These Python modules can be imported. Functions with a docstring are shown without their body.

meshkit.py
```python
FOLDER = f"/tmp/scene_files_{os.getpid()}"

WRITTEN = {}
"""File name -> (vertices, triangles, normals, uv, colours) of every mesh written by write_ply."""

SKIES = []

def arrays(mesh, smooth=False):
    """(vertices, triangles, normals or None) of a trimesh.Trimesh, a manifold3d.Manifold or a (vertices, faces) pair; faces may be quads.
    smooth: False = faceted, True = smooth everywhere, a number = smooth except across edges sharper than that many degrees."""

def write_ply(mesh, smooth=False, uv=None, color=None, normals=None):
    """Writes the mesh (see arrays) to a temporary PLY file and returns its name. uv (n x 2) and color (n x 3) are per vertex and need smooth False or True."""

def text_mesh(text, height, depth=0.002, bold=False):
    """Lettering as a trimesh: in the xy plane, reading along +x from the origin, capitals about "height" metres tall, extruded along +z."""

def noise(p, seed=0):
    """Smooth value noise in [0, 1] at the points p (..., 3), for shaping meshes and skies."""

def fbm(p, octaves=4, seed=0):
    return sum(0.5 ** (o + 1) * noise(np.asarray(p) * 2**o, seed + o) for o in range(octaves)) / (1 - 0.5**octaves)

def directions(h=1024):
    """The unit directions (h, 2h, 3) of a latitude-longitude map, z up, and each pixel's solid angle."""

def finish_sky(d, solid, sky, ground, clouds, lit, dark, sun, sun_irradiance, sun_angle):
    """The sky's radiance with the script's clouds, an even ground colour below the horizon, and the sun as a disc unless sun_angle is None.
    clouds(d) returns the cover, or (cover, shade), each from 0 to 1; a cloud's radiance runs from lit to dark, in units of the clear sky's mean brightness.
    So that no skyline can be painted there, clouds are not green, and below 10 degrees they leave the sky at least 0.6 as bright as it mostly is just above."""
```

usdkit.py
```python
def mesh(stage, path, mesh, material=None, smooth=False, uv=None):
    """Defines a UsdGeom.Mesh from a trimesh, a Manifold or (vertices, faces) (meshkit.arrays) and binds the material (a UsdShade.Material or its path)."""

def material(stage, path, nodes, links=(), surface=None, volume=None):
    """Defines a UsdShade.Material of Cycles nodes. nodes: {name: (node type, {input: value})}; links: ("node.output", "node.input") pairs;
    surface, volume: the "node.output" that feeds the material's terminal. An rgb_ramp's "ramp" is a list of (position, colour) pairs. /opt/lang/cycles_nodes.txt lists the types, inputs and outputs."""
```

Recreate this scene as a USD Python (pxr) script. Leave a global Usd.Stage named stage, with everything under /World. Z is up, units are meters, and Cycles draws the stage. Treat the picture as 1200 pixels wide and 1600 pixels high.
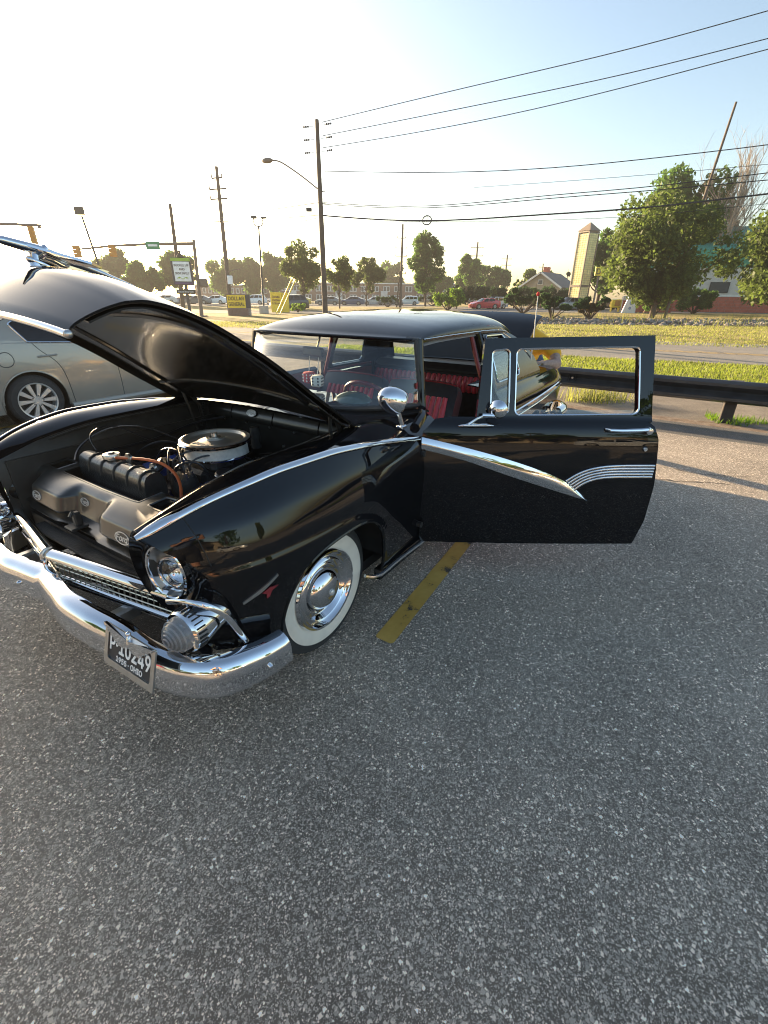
import math, random
import numpy as np, trimesh, shapely
from shapely.geometry import Polygon, LineString, Point
from scipy.interpolate import PchipInterpolator, CubicSpline, RectBivariateSpline
import manifold3d as m3
import usdkit, meshkit
from pxr import Usd, UsdGeom, UsdLux, UsdShade, Gf, Sdf, Vt

stage = Usd.Stage.CreateInMemory()
UsdGeom.SetStageUpAxis(stage, UsdGeom.Tokens.z)
UsdGeom.SetStageMetersPerUnit(stage, 1.0)
W = UsdGeom.Xform.Define(stage, '/World')
stage.SetDefaultPrim(W.GetPrim())
UsdGeom.Scope.Define(stage, '/World/Looks')
rad = math.radians

# ---------------------------------------------------------------- camera, sky, sun, exposure
CAM_H, TILT, ROLL, FPX = 1.649, 0.44526, 0.00881, 707.3
EXPOSURE = 2.58
SKY_STRENGTH = 0.055
SUN_INT, SUN_AZ, SUN_EL = .98, rad(-41.5), rad(10.5)     # azimuth from +y towards +x

cam = UsdGeom.Camera.Define(stage, '/World/camera')
right0, up0 = np.array([1., 0, 0]), np.array([0, math.sin(TILT), math.cos(TILT)])
fwd = np.array([0, math.cos(TILT), -math.sin(TILT)])
c_, s_ = math.cos(ROLL), math.sin(ROLL)
right, up = c_ * right0 + s_ * up0, -s_ * right0 + c_ * up0
mt = np.eye(4)
mt[0, :3], mt[1, :3], mt[2, :3], mt[3, :3] = right, up, -fwd, [0, 0, CAM_H]
cam.AddTransformOp().Set(Gf.Matrix4d(*mt.ravel().tolist()))
cam.CreateHorizontalApertureAttr(36.0)
cam.CreateVerticalApertureAttr(48.0)
cam.CreateFocalLengthAttr(36.0 * FPX / 1200.0)
cam.CreateClippingRangeAttr(Gf.Vec2f(0.05, 2000))
cam.CreateExposureAttr(EXPOSURE)

sun_dir = np.array([math.sin(SUN_AZ) * math.cos(SUN_EL), math.cos(SUN_AZ) * math.cos(SUN_EL), math.sin(SUN_EL)])
usdkit.material(stage, '/World/Looks/sky', {
    's': ('sky_texture', {'sky_type': 'single_scattering', 'sun_disc': False, 'sun_elevation': SUN_EL, 'sun_rotation': SUN_AZ,
                          'altitude': 200.0, 'air_density': 1.0, 'aerosol_density': 1.8, 'ozone_density': 1.0}),
    'b': ('background_shader', {'strength': SKY_STRENGTH})}, [('s.color', 'b.color')], surface='b.background')
dome = UsdLux.DomeLight.Define(stage, '/World/sky')
UsdShade.MaterialBindingAPI.Apply(dome.GetPrim()).Bind(UsdShade.Material.Get(stage, '/World/Looks/sky'))
dome.GetPrim().SetCustomDataByKey('kind', 'structure')
sun = UsdLux.DistantLight.Define(stage, '/World/sun')
sun.CreateIntensityAttr(SUN_INT)
sun.CreateNormalizeAttr(True)
sun.CreateAngleAttr(0.55)
sun.CreateColorAttr(Gf.Vec3f(1.0, 0.75, 0.47))
z = sun_dir; x = np.cross([0, 0, 1.0], z); x /= np.linalg.norm(x); y = np.cross(z, x)
ms = np.eye(4); ms[0, :3], ms[1, :3], ms[2, :3] = x, y, z
sun.AddTransformOp().Set(Gf.Matrix4d(*ms.ravel().tolist()))

# ---------------------------------------------------------------- stage helpers
used = {}
def fresh(parent, name):
    k = used.get((parent, name), 0); used[(parent, name)] = k + 1
    return f'{parent}/{name}' if k == 0 else f'{parent}/{name}_{k:03d}'
def path_of(p): return str(p.GetPath()) if hasattr(p, 'GetPath') else p
def tag(p, label=None, cat=None, group=None, kind=None):
    p = p.GetPrim() if hasattr(p, 'GetPrim') else p
    for k, v in (('label', label), ('category', cat), ('group', group), ('kind', kind)):
        if v: p.SetCustomDataByKey(k, v)
    return p
def thing(name, loc=(0, 0, 0), rz=0.0, label=None, cat=None, group=None, scale=None):
    x = UsdGeom.Xform.Define(stage, fresh('/World', name))
    x.AddTranslateOp().Set(Gf.Vec3d(*map(float, loc)))
    if rz: x.AddRotateZOp().Set(math.degrees(rz))
    if scale: x.AddScaleOp().Set(Gf.Vec3f(scale, scale, scale))
    return tag(x.GetPrim(), label, cat, group)
def copy_of(src, name, loc, rz=0.0, label=None, cat=None, group=None, scale=None):
    p = thing(name, loc, rz, label, cat, group, scale)
    p.GetReferences().AddInternalReference(src.GetPath()); p.SetInstanceable(True)
    return p

def vfn(m, smooth=35):
    """any mesh -> (v, f, n)"""
    if isinstance(m, tuple) and len(m) == 3: return m
    v, f, n = meshkit.arrays(m, smooth)
    if n is None:
        v = v[f].reshape(-1, 3); f = np.arange(len(v)).reshape(-1, 3)
        n = np.repeat(np.cross(v[1::3] - v[0::3], v[2::3] - v[0::3]), 3, axis=0)
        n /= np.maximum(np.linalg.norm(n, axis=1, keepdims=True), 1e-12)
    return v, f, n
def join(parts):
    vs, fs, ns, k = [], [], [], 0
    for v, f, n in parts:
        vs.append(v); fs.append(f + k); ns.append(n); k += len(v)
    return np.vstack(vs), np.vstack(fs), np.vstack(ns)
FLIP = np.array([-1., 1, 1])
def put(parent, name, meshes, mat, smooth=35, cc=False, mirror=False, label=None):
    """one Mesh prim. cc: given in car coordinates (u rearward, v to the driver's side, w up); mirror: v -> -v."""
    if not isinstance(meshes, list): meshes = [meshes]
    v, f, n = join([vfn(m, smooth) for m in meshes if m is not None])
    v, n = v.astype(float).copy(), n.astype(float).copy()
    if mirror: v[:, 1] *= -1; n[:, 1] *= -1; f = f[:, ::-1]
    if cc: v, n, f = v * FLIP, n * FLIP, f[:, ::-1]
    m = UsdGeom.Mesh.Define(stage, fresh(path_of(parent), name))
    m.CreatePointsAttr(Vt.Vec3fArray.FromNumpy(v.astype(np.float32)))
    m.CreateFaceVertexCountsAttr(Vt.IntArray.FromNumpy(np.full(len(f), 3, np.int32)))
    m.CreateFaceVertexIndicesAttr(Vt.IntArray.FromNumpy(np.ascontiguousarray(f).astype(np.int32).ravel()))
    m.CreateSubdivisionSchemeAttr('none')
    m.CreateNormalsAttr(Vt.Vec3fArray.FromNumpy(n.astype(np.float32)))
    m.SetNormalsInterpolation('vertex')
    UsdShade.MaterialBindingAPI.Apply(m.GetPrim()).Bind(MAT[mat])
    if label: m.GetPrim().SetCustomDataByKey('label', label)
    return m.GetPrim()

# ---------------------------------------------------------------- mesh helpers
def T(m, loc=(0, 0, 0), rx=0, ry=0, rz=0, sc=None):
    m = m.copy()
    if sc is not None: m.apply_scale(sc)
    for a, ax in ((rx, [1, 0, 0]), (ry, [0, 1, 0]), (rz, [0, 0, 1])):
        if a: m.apply_transform(trimesh.transformations.rotation_matrix(a, ax))
    m.apply_translation(loc); return m
def box(cx, cy, cz, sx, sy, sz, b=0.0, rz=0.0):
    b = min(b, .49 * min(sx, sy, sz))
    if b <= 0: m = trimesh.creation.box([sx, sy, sz])
    else:
        p = []
        for i in (-1, 1):
            for j in (-1, 1):
                for k in (-1, 1):
                    h = np.array([i * sx, j * sy, k * sz]) / 2
                    for q in range(3):
                        d = np.array([i, j, k]) * b; d[q] = 0; p.append(h - d)
        m = trimesh.convex.convex_hull(np.array(p))
    if rz: m.apply_transform(trimesh.transformations.rotation_matrix(rz, [0, 0, 1]))
    m.apply_translation([cx, cy, cz]); return m
def tube(pts, r, n=8, caps=True):
    p = np.asarray(pts, float); k = len(p); r = np.full(k, r) if np.ndim(r) == 0 else np.asarray(r, float)
    t = np.gradient(p, axis=0); t /= np.maximum(np.linalg.norm(t, axis=1, keepdims=True), 1e-9)
    a = np.cross(t[0], [0, 0, 1.0]);
    if np.linalg.norm(a) < .1: a = np.cross(t[0], [1.0, 0, 0])
    a /= np.linalg.norm(a); rings = []
    th = np.linspace(0, 2 * math.pi, n, endpoint=False)
    for i in range(k):
        a = a - t[i] * (a @ t[i]); a /= np.linalg.norm(a); b = np.cross(t[i], a)
        rings.append(p[i] + r[i] * (np.cos(th)[:, None] * a + np.sin(th)[:, None] * b))
    v = np.vstack(rings); f = []
    for i in range(k - 1):
        for j in range(n):
            a0, a1, b0, b1 = i * n + j, i * n + (j + 1) % n, (i + 1) * n + j, (i + 1) * n + (j + 1) % n
            f += [(a0, a1, b1), (a0, b1, b0)]
    if caps:
        v = np.vstack([v, p[0], p[-1]]); c0, c1 = len(v) - 2, len(v) - 1
        for j in range(n):
            f += [(c0, (j + 1) % n, j), (c1, (k - 1) * n + j, (k - 1) * n + (j + 1) % n)]
    return trimesh.Trimesh(v, np.array(f), process=False)
def spline(pts, n=40, closed=False):
    p = np.asarray(pts, float)
    if closed: p = np.vstack([p, p[:1]])
    d = np.r_[0, np.cumsum(np.linalg.norm(np.diff(p, axis=0), axis=1))]
    s = CubicSpline(d, p, bc_type='periodic' if closed else 'natural')
    return s(np.linspace(0, d[-1], n, endpoint=not closed))
def lathe(prof, n=32):
    """profile (r, z) turned about z"""
    p = np.asarray(prof, float); th = np.linspace(0, 2 * math.pi, n, endpoint=False)
    v = np.stack([p[:, 0, None] * np.cos(th), p[:, 0, None] * np.sin(th), np.repeat(p[:, 1, None], n, 1)], -1).reshape(-1, 3)
    f = []
    for i in range(len(p) - 1):
        for j in range(n):
            a0, a1, b0, b1 = i * n + j, i * n + (j + 1) % n, (i + 1) * n + j, (i + 1) * n + (j + 1) % n
            f += [(a0, a1, b1), (a0, b1, b0)]
    m = trimesh.Trimesh(v, np.array(f), process=False); m.merge_vertices(); m.update_faces(m.nondegenerate_faces()); return m
def aim(m, d, loc):
    """turns +z of a mesh to the direction d and moves it to loc"""
    m = m.copy(); d = np.asarray(d, float); m.apply_transform(trimesh.geometry.align_vectors([0, 0, 1], d / np.linalg.norm(d))); m.apply_translation(loc); return m
def prism(poly, h, z0=0.0):
    gs = getattr(poly, 'geoms', [poly])
    return trimesh.util.concatenate([T(trimesh.creation.extrude_polygon(g, h, engine='earcut'), (0, 0, z0)) for g in gs if g.area > 1e-9])
def sheet(P):
    """grid of points (n, m, 3) -> (v, f, n) smooth"""
    P = np.asarray(P, float); n, m = P.shape[:2]
    i = np.arange((n - 1) * (m - 1)); r, c = i // (m - 1), i % (m - 1); a = r * m + c
    f = np.vstack([np.c_[a, a + m, a + m + 1], np.c_[a, a + m + 1, a + 1]])
    return vfn(trimesh.Trimesh(P.reshape(-1, 3), f, process=False), True)
def sweep(path, prof, upv=(0, 0, 1), closed=True):
    """profile points (a, b): a along side = t x up, b along up; swept along path"""
    p = np.asarray(path, float); t = np.gradient(p, axis=0); t /= np.linalg.norm(t, axis=1, keepdims=True)
    side = np.cross(t, upv); side /= np.linalg.norm(side, axis=1, keepdims=True); u2 = np.cross(side, t)
    q = np.asarray(prof, float)
    if q.ndim == 2: q = np.repeat(q[None], len(p), 0)
    P = p[:, None] + q[..., :1] * side[:, None] + q[..., 1:2] * u2[:, None]
    k = P.shape[1]; v = P.reshape(-1, 3); f = []
    for i in range(len(p) - 1):
        for j in range(k if closed else k - 1):
            a0, a1 = i * k + j, i * k + (j + 1) % k; f += [(a0, a1, a1 + k), (a0, a1 + k, a0 + k)]
    if closed:
        for e in (0, len(p) - 1):
            c = len(v); v = np.vstack([v, P[e].mean(0)])
            for j in range(k): f.append((c, e * k + (j + 1) % k, e * k + j))
    return trimesh.Trimesh(v, np.array(f), process=False)
def patch(F, poly, step, th, sgn=1.0, back=True, fine=None):
    """a panel: surface F(a, b) -> xyz over a polygon of the (a, b) plane, thickness th against the normal; analytic normals."""
    stx, sty = (step if np.ndim(step) else (step, step))
    x0, y0, x1, y1 = poly.bounds
    nx, ny = max(1, int(math.ceil((x1 - x0) / stx))), max(1, int(math.ceil((y1 - y0) / sty)))
    xs, ys = np.linspace(x0, x1, nx + 1), np.linspace(y0, y1, ny + 1)
    i, j = np.meshgrid(np.arange(nx), np.arange(ny), indexing='ij'); i, j = i.ravel(), j.ravel()
    cells = shapely.box(xs[i], ys[j], xs[i + 1], ys[j + 1])
    shapely.prepare(poly)
    inside = shapely.contains_properly(poly, cells); hit = shapely.intersects(poly, cells) & ~inside
    g = (np.arange((nx + 1) * (ny + 1))).reshape(nx + 1, ny + 1)
    ab = np.stack(np.meshgrid(xs, ys, indexing='ij'), -1).reshape(-1, 2)
    ii, jj = i[inside], j[inside]
    f = [np.c_[g[ii, jj], g[ii + 1, jj], g[ii + 1, jj + 1]], np.c_[g[ii, jj], g[ii + 1, jj + 1], g[ii, jj + 1]]]
    pts, k = [ab], len(ab)
    for c in cells[hit]:
        q = poly.intersection(c)
        for h in getattr(q, 'geoms', [q]):
            if h.geom_type != 'Polygon' or h.area < 1e-9: continue
            v2, f2 = trimesh.creation.triangulate_polygon(h, engine='earcut')
            pts.append(v2); f.append(np.asarray(f2) + k); k += len(v2)
    ab = np.vstack(pts); f = np.vstack(f); keep = np.unique(f); mp = np.zeros(len(ab), int); mp[keep] = np.arange(len(keep)); ab, f = ab[keep], mp[f]
    def norm(ab):
        e = 1e-3; a, b = ab[:, 0], ab[:, 1]
        n = np.cross(F(a + e, b) - F(a - e, b), F(a, b + e) - F(a, b - e)) * sgn
        return n / np.maximum(np.linalg.norm(n, axis=1, keepdims=True), 1e-12)
    v, n = F(ab[:, 0], ab[:, 1]), norm(ab)
    fn = np.cross(v[f[:, 1]] - v[f[:, 0]], v[f[:, 2]] - v[f[:, 0]])
    bad = (fn * n[f[:, 0]]).sum(1) < 0; f[bad] = f[bad][:, ::-1]
    out = [(v, f, n)]
    if back: out.append((v - n * th, f[:, ::-1], -n))
    for pg in getattr(poly, 'geoms', [poly]):
        for ring in [pg.exterior, *pg.interiors]:
            L = ring.length; st = min(stx, sty)
            c = np.array(shapely.segmentize(ring, st).coords)
            a3, nn = F(c[:, 0], c[:, 1]), norm(c); b3 = a3 - nn * th
            m = len(c) - 1; q = np.stack([a3[:-1], a3[1:], b3[1:], b3[:-1]], 1).reshape(-1, 3)
            o = np.arange(m) * 4; ff = np.vstack([np.c_[o, o + 1, o + 2], np.c_[o, o + 2, o + 3]])
            nr = np.cross(a3[1:] - a3[:-1], b3[:-1] - a3[:-1]); nr /= np.maximum(np.linalg.norm(nr, axis=1, keepdims=True), 1e-12)
            out.append((q, ff, np.repeat(nr, 4, 0)))
    return join(out)
def rpoly(pts, r=0.0):
    p = Polygon(pts)
    return p.buffer(-r, join_style=1).buffer(r, join_style=1, quad_segs=6) if r else p
def circle(cx, cy, rx, ry=None, n=28):
    t = np.linspace(0, 2 * math.pi, n, endpoint=False); ry = ry or rx
    return Polygon(np.c_[cx + rx * np.cos(t), cy + ry * np.sin(t)])
def skin(joints, bones, res=0.02, it=12):
    """one continuous body: hulls of spheres along the bones, merged, refined and smoothed"""
    def ball(p, r): return m3.Manifold.sphere(r, 20).translate([float(a) for a in p])
    parts = [m3.Manifold.batch_hull([ball(*joints[a]), ball(*joints[b])]) for a, b in bones]
    m = m3.Manifold.batch_boolean(parts, m3.OpType.Add).refine_to_length(res).to_mesh()
    t = trimesh.Trimesh(m.vert_properties[:, :3], m.tri_verts)
    trimesh.smoothing.filter_taubin(t, iterations=it); return t

# ---------------------------------------------------------------- materials
MAT = {}
def mat(name, nodes, links, surface='p.BSDF', volume=None):
    MAT[name] = usdkit.material(stage, '/World/Looks/' + name, nodes, links, surface=surface, volume=volume)
def plain(name, col, rough=.5, metallic=0.0, coat=0.0, spec=.5, var=.12, scale=8.0, bump=0.0, **kw):
    """principled with a soft noise in tone and, if wanted, a fine relief"""
    col = np.array(col, float)
    nodes = {'t': ('texture_coordinate', {}), 'n': ('noise_texture', {'scale': scale, 'detail': 4.0, 'roughness': .6}),
             'r': ('rgb_ramp', {'ramp': [(.25, tuple(col * (1 - var))), (.75, tuple(np.minimum(col * (1 + var), 1)))]}),
             'p': ('principled_bsdf', dict(roughness=rough, metallic=metallic, coat_weight=coat, specular_ior_level=spec, **kw))}
    links = [('t.object', 'n.vector'), ('n.fac', 'r.fac'), ('r.color', 'p.base_color')]
    if bump:
        nodes['n2'] = ('noise_texture', {'scale': scale * 6, 'detail': 3.0}); nodes['b'] = ('bump', {'strength': bump, 'distance': .01})
        links += [('t.object', 'n2.vector'), ('n2.fac', 'b.height'), ('b.normal', 'p.normal')]
    mat(name, nodes, links)
plain('black_paint', (.0025, .0025, .003), .3, coat=1.0, coat_roughness=.008, spec=0.0, var=.2, scale=2)
plain('black_satin', (.018, .016, .014), .42, var=.35, scale=14)
plain('satin_panel', (.010, .0092, .0078), .28, var=.3, scale=9, coat=.55, coat_roughness=.16)
plain('tank_black', (.014, .0135, .013), .28, coat=.6, coat_roughness=.12, var=.5, scale=18, bump=.25); plain('black_gloss', (.010, .0095, .009), .22, coat=.7, coat_roughness=.08, var=.3, scale=6)
plain('lit_tan', (.30, .25, .19), .35, var=.2, scale=10, coat=.3)  # tan that stands in for light on the hood underside
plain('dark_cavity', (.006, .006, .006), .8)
plain('chrome', (.80, .81, .83), .035, metallic=1.0, var=.03, scale=3)
plain('brushed_metal', (.55, .54, .52), .28, metallic=1.0, var=.15, scale=30)
plain('tyre_rubber', (.018, .018, .018), .75, var=.25, scale=30)
plain('white_rubber', (.66, .62, .54), .55, var=.08, scale=12)
plain('black_vinyl', (.010, .010, .012), .32, var=.3, scale=20, bump=.08)
plain('red_vinyl', (.16, .012, .016), .34, var=.2, scale=15, bump=.08)
plain('pleat_vinyl', (.42, .04, .055), .34, var=.15, scale=20)
plain('piping_pale', (.50, .30, .29), .5); plain('maroon', (.10, .018, .022), .25, coat=.5)
plain('white_paint', (.72, .72, .70), .45, var=.07)
plain('orange_rubber', (.42, .085, .02), .4)
plain('red_cap', (.40, .07, .05), .45)
plain('engine_blue', (.018, .05, .24), .32, var=.3)
plain('engine_dark', (.020, .019, .018), .45, var=.5, scale=25, bump=.3)
plain('engine_grey', (.13, .125, .12), .42, metallic=.6, var=.4, scale=25)
plain('filter_gauze', (.58, .55, .50), .5, metallic=.3, var=.2, scale=40)
plain('plate_black', (.010, .010, .012), .35)
plain('badge_silver', (.55, .55, .54), .3, metallic=.6)
plain('badge_red', (.16, .02, .025), .25)
plain('badge_oval', (.022, .020, .017), .4)
plain('dice_red', (.45, .03, .03), .9); plain('dice_white', (.75, .73, .68), .9)
plain('silver_paint', (.28, .25, .205), .26, metallic=.55, coat=1.0, coat_roughness=.03, var=.05, scale=3)
plain('alloy', (.58, .55, .51), .3, metallic=.75, var=.08)
plain('plastic_trim', (.02, .02, .02), .5)
plain('wood_pole', (.085, .062, .048), .85, var=.4, scale=3, bump=.3)
plain('steel_pole', (.16, .12, .095), .6, var=.25, scale=4)
plain('dark_pole', (.04, .038, .036), .6)
plain('cable', (.02, .02, .022), .6)
plain('signal_amber', (.42, .19, .03), .5)
plain('sign_green', (.03, .20, .09), .5); plain('sign_white', (.66, .68, .70), .5); plain('sign_dark', (.05, .045, .05), .6)
plain('sign_yellow', (.72, .50, .035), .5); plain('sign_text', (.03, .025, .02), .6); plain('sign_purple', (.09, .05, .12), .6)
plain('sign_lime', (.25, .38, .04), .6); plain('letter_blue', (.06, .16, .38), .5); plain('letter_brown', (.16, .07, .03), .6)
plain('house_siding', (.30, .25, .18), .8); plain('roof_shingle', (.10, .085, .078), .9, var=.25, scale=1.2)
plain('teal_metal', (.05, .26, .19), .75, var=.15, scale=.6)
plain('stucco', (.42, .40, .36), .85, var=.12, scale=1.5); plain('brick_red', (.33, .09, .055), .85, var=.25, scale=2.5)
plain('brick_dark', (.20, .115, .085), .9, var=.25, scale=1.2); plain('panel_pale', (.48, .46, .44), .7); plain('window_dark', (.05, .055, .06), .15)
plain('frame_pale', (.60, .58, .54), .6); plain('mortar', (.28, .26, .24), .9)
plain('block_glass', (.70, .60, .30), .25, var=.2, scale=2.0, coat=.6); plain('tower_frame', (.20, .15, .11), .6)
plain('bark', (.075, .052, .038), .9, var=.4, scale=6, bump=.4); plain('bark_dead', (.27, .215, .165), .9, var=.2, scale=4)
plain('rail_black', (.016, .0155, .0165), .38, var=.7, scale=6, coat=.3, coat_roughness=.25)
plain('post_wood', (.035, .028, .024), .85, var=.4, scale=5)
plain('skin', (.42, .22, .15), .5); plain('forearm_skin', (.30, .20, .155), .55, var=.35, scale=28)
plain('shirt_yellow', (.62, .33, .015), .85, var=.15, scale=6, bump=.2); plain('cloth_dark', (.02, .02, .022), .85); plain('hair_dark', (.02, .015, .012), .7)
plain('denim', (.05, .07, .12), .9); plain('concrete', (.36, .33, .29), .9, var=.15, scale=3, bump=.2)
plain('rock', (.17, .155, .14), .9, var=.5, scale=3)
plain('frosted_lens', (.92,.93,.93), .16, transmission_weight=.8, var=.05); plain('lid_metal', (.74, .72, .68), .40, metallic=1.0, var=.06); plain('brass_wire', (.78,.70,.56), .3, metallic=1.0); plain('headliner_cloth', (.22,.22,.225), .9); plain('smoke_plastic', (.05,.07,.065), .1, coat=1.0)
plain('lens_amber', (.5, .18, .02), .2); plain('lens_red', (.35, .01, .01), .15, coat=1.0)
plain('antenna_white', (.7, .68, .62), .4); plain('sticker_white', (.75, .74, .72), .5); plain('sticker_red', (.5, .04, .06), .5)
for nm, c in dict(red=(.42, .025, .035), silver=(.42, .43, .44), white=(.68, .68, .67), black=(.012, .012, .014), grey=(.12, .125, .13), blue=(.04, .06, .12), yellow=(.55, .36, .03), beige=(.36, .32, .26)).items():
    plain('car_' + nm, c, .3, metallic=.3, coat=1.0, coat_roughness=.04, var=.04)
# window panes: clear with a mirror reflection that grows towards grazing angles
def pane(name, tint, f0=.05):
    mat(name, {'w': ('layer_weight', {'blend': .5}), 'p5': ('math', {'math_type': 'power', 'value2': 5.0}), 'fa': ('math', {'math_type': 'multiply_add', 'value2': 1 - f0, 'value3': f0}),
        't': ('transparent_bsdf', {'color': tint}), 'g': ('glossy_bsdf', {'color': (1, 1, 1), 'roughness': 0.0}), 'm': ('mix_closure', {})},
        [('w.facing', 'p5.value1'), ('p5.value', 'fa.value1'), ('fa.value', 'm.fac'), ('t.BSDF', 'm.closure1'), ('g.BSDF', 'm.closure2')], surface='m.closure')
pane('glass', (.93, .96, .95)); pane('glass_dark', (.16, .17, .17)); pane('lens_clear', (.95, .96, .97))
# whole ground: asphalt with pale aggregate
def asphalt(name, base, light, bigness=1.0, bump=.5):
    mat(name, {'g': ('geometry', {}),
        'v': ('voronoi_texture', {'feature': 'f1', 'metric': 'manhattan', 'scale': 98.0 * bigness}), 'vw': ('separate_color', {'color_type': 'rgb'}),
        'v2': ('voronoi_texture', {'feature': 'f1', 'scale': 250.0 * bigness}), 'vw2': ('separate_color', {'color_type': 'rgb'}),
        'n0': ('noise_texture', {'scale': 130.0, 'detail': 2.0}), 'w': ('vector_math', {'math_type': 'scale', 'scale': .010}), 'wa': ('vector_math', {'math_type': 'add'}),
        'size': ('math', {'math_type': 'multiply', 'value2': .92}), 'in': ('math', {'math_type': 'subtract'}), 'edge': ('map_range', {'from_min': 0.0, 'from_max': .12, 'to_min': 0.0, 'to_max': 1.0, 'clamp': True}),
        'size2': ('math', {'math_type': 'multiply', 'value2': .9}), 'in2': ('math', {'math_type': 'subtract'}), 'edge2': ('map_range', {'from_min': 0.0, 'from_max': .15, 'to_min': 0.0, 'to_max': 1.0, 'clamp': True}),
        'tone': ('rgb_ramp', {'ramp': [(0, tuple(np.array(light) * .38)), (.45, tuple(np.array(light) * .55)), (.8, tuple(np.array(light) * .85)), (1, tuple(np.array(light) * 1.5))]}),
        'tone2': ('rgb_ramp', {'ramp': [(0, tuple(np.array(light) * .3)), (.7, tuple(np.array(light) * .6)), (1, tuple(np.array(light) * 1.1))]}),
        'big': ('noise_texture', {'scale': .55, 'detail': 5.0, 'roughness': .65}), 'bigr': ('rgb_ramp', {'ramp': [(.3, tuple(np.array(base) * .75)), (.7, tuple(np.array(base) * 1.3))]}),
        'm1': ('mix', {'mix_type': 'mix'}), 'm2': ('mix', {'mix_type': 'mix'}),
        'bigm': ('rgb_ramp', {'ramp': [(.3, (.8, .8, .8)), (.7, (1.15, 1.15, 1.15))]}), 'm3': ('mix', {'mix_type': 'multiply', 'fac': 1.0}),
        'hgt': ('math', {'math_type': 'add'}), 'b': ('bump', {'strength': bump, 'distance': .006}),
        'p': ('principled_bsdf', {'roughness': .82, 'specular_ior_level': .35})},
        [('g.position', 'n0.vector'), ('n0.color', 'w.vector1'), ('w.vector', 'wa.vector1'), ('g.position', 'wa.vector2'),
         ('wa.vector', 'v.vector'), ('wa.vector', 'v2.vector'), ('g.position', 'big.vector'), ('big.fac', 'bigr.fac'), ('big.fac', 'bigm.fac'),
         ('v.color', 'vw.color'), ('v2.color', 'vw2.color'), ('vw.r', 'size.value1'), ('size.value', 'in.value1'), ('v.distance', 'in.value2'), ('in.value', 'edge.value'),
         ('vw2.r', 'size2.value1'), ('size2.value', 'in2.value1'), ('v2.distance', 'in2.value2'), ('in2.value', 'edge2.value'),
         ('vw.g', 'tone.fac'), ('vw2.g', 'tone2.fac'), ('edge2.result', 'm1.fac'), ('bigr.color', 'm1.color1'), ('tone2.color', 'm1.color2'),
         ('edge.result', 'm2.fac'), ('m1.color', 'm2.color1'), ('tone.color', 'm2.color2'), ('m2.color', 'm3.color1'), ('bigm.color', 'm3.color2'), ('m3.color', 'p.base_color'),
         ('edge.result', 'hgt.value1'), ('edge2.result', 'hgt.value2'), ('hgt.value', 'b.height'), ('b.normal', 'p.normal')])
asphalt('asphalt', (.200, .165, .130), (1.0, .865, .70))
asphalt('asphalt_new', (.12, .113, .104), (.30, .285, .27), 1.4)
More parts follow.
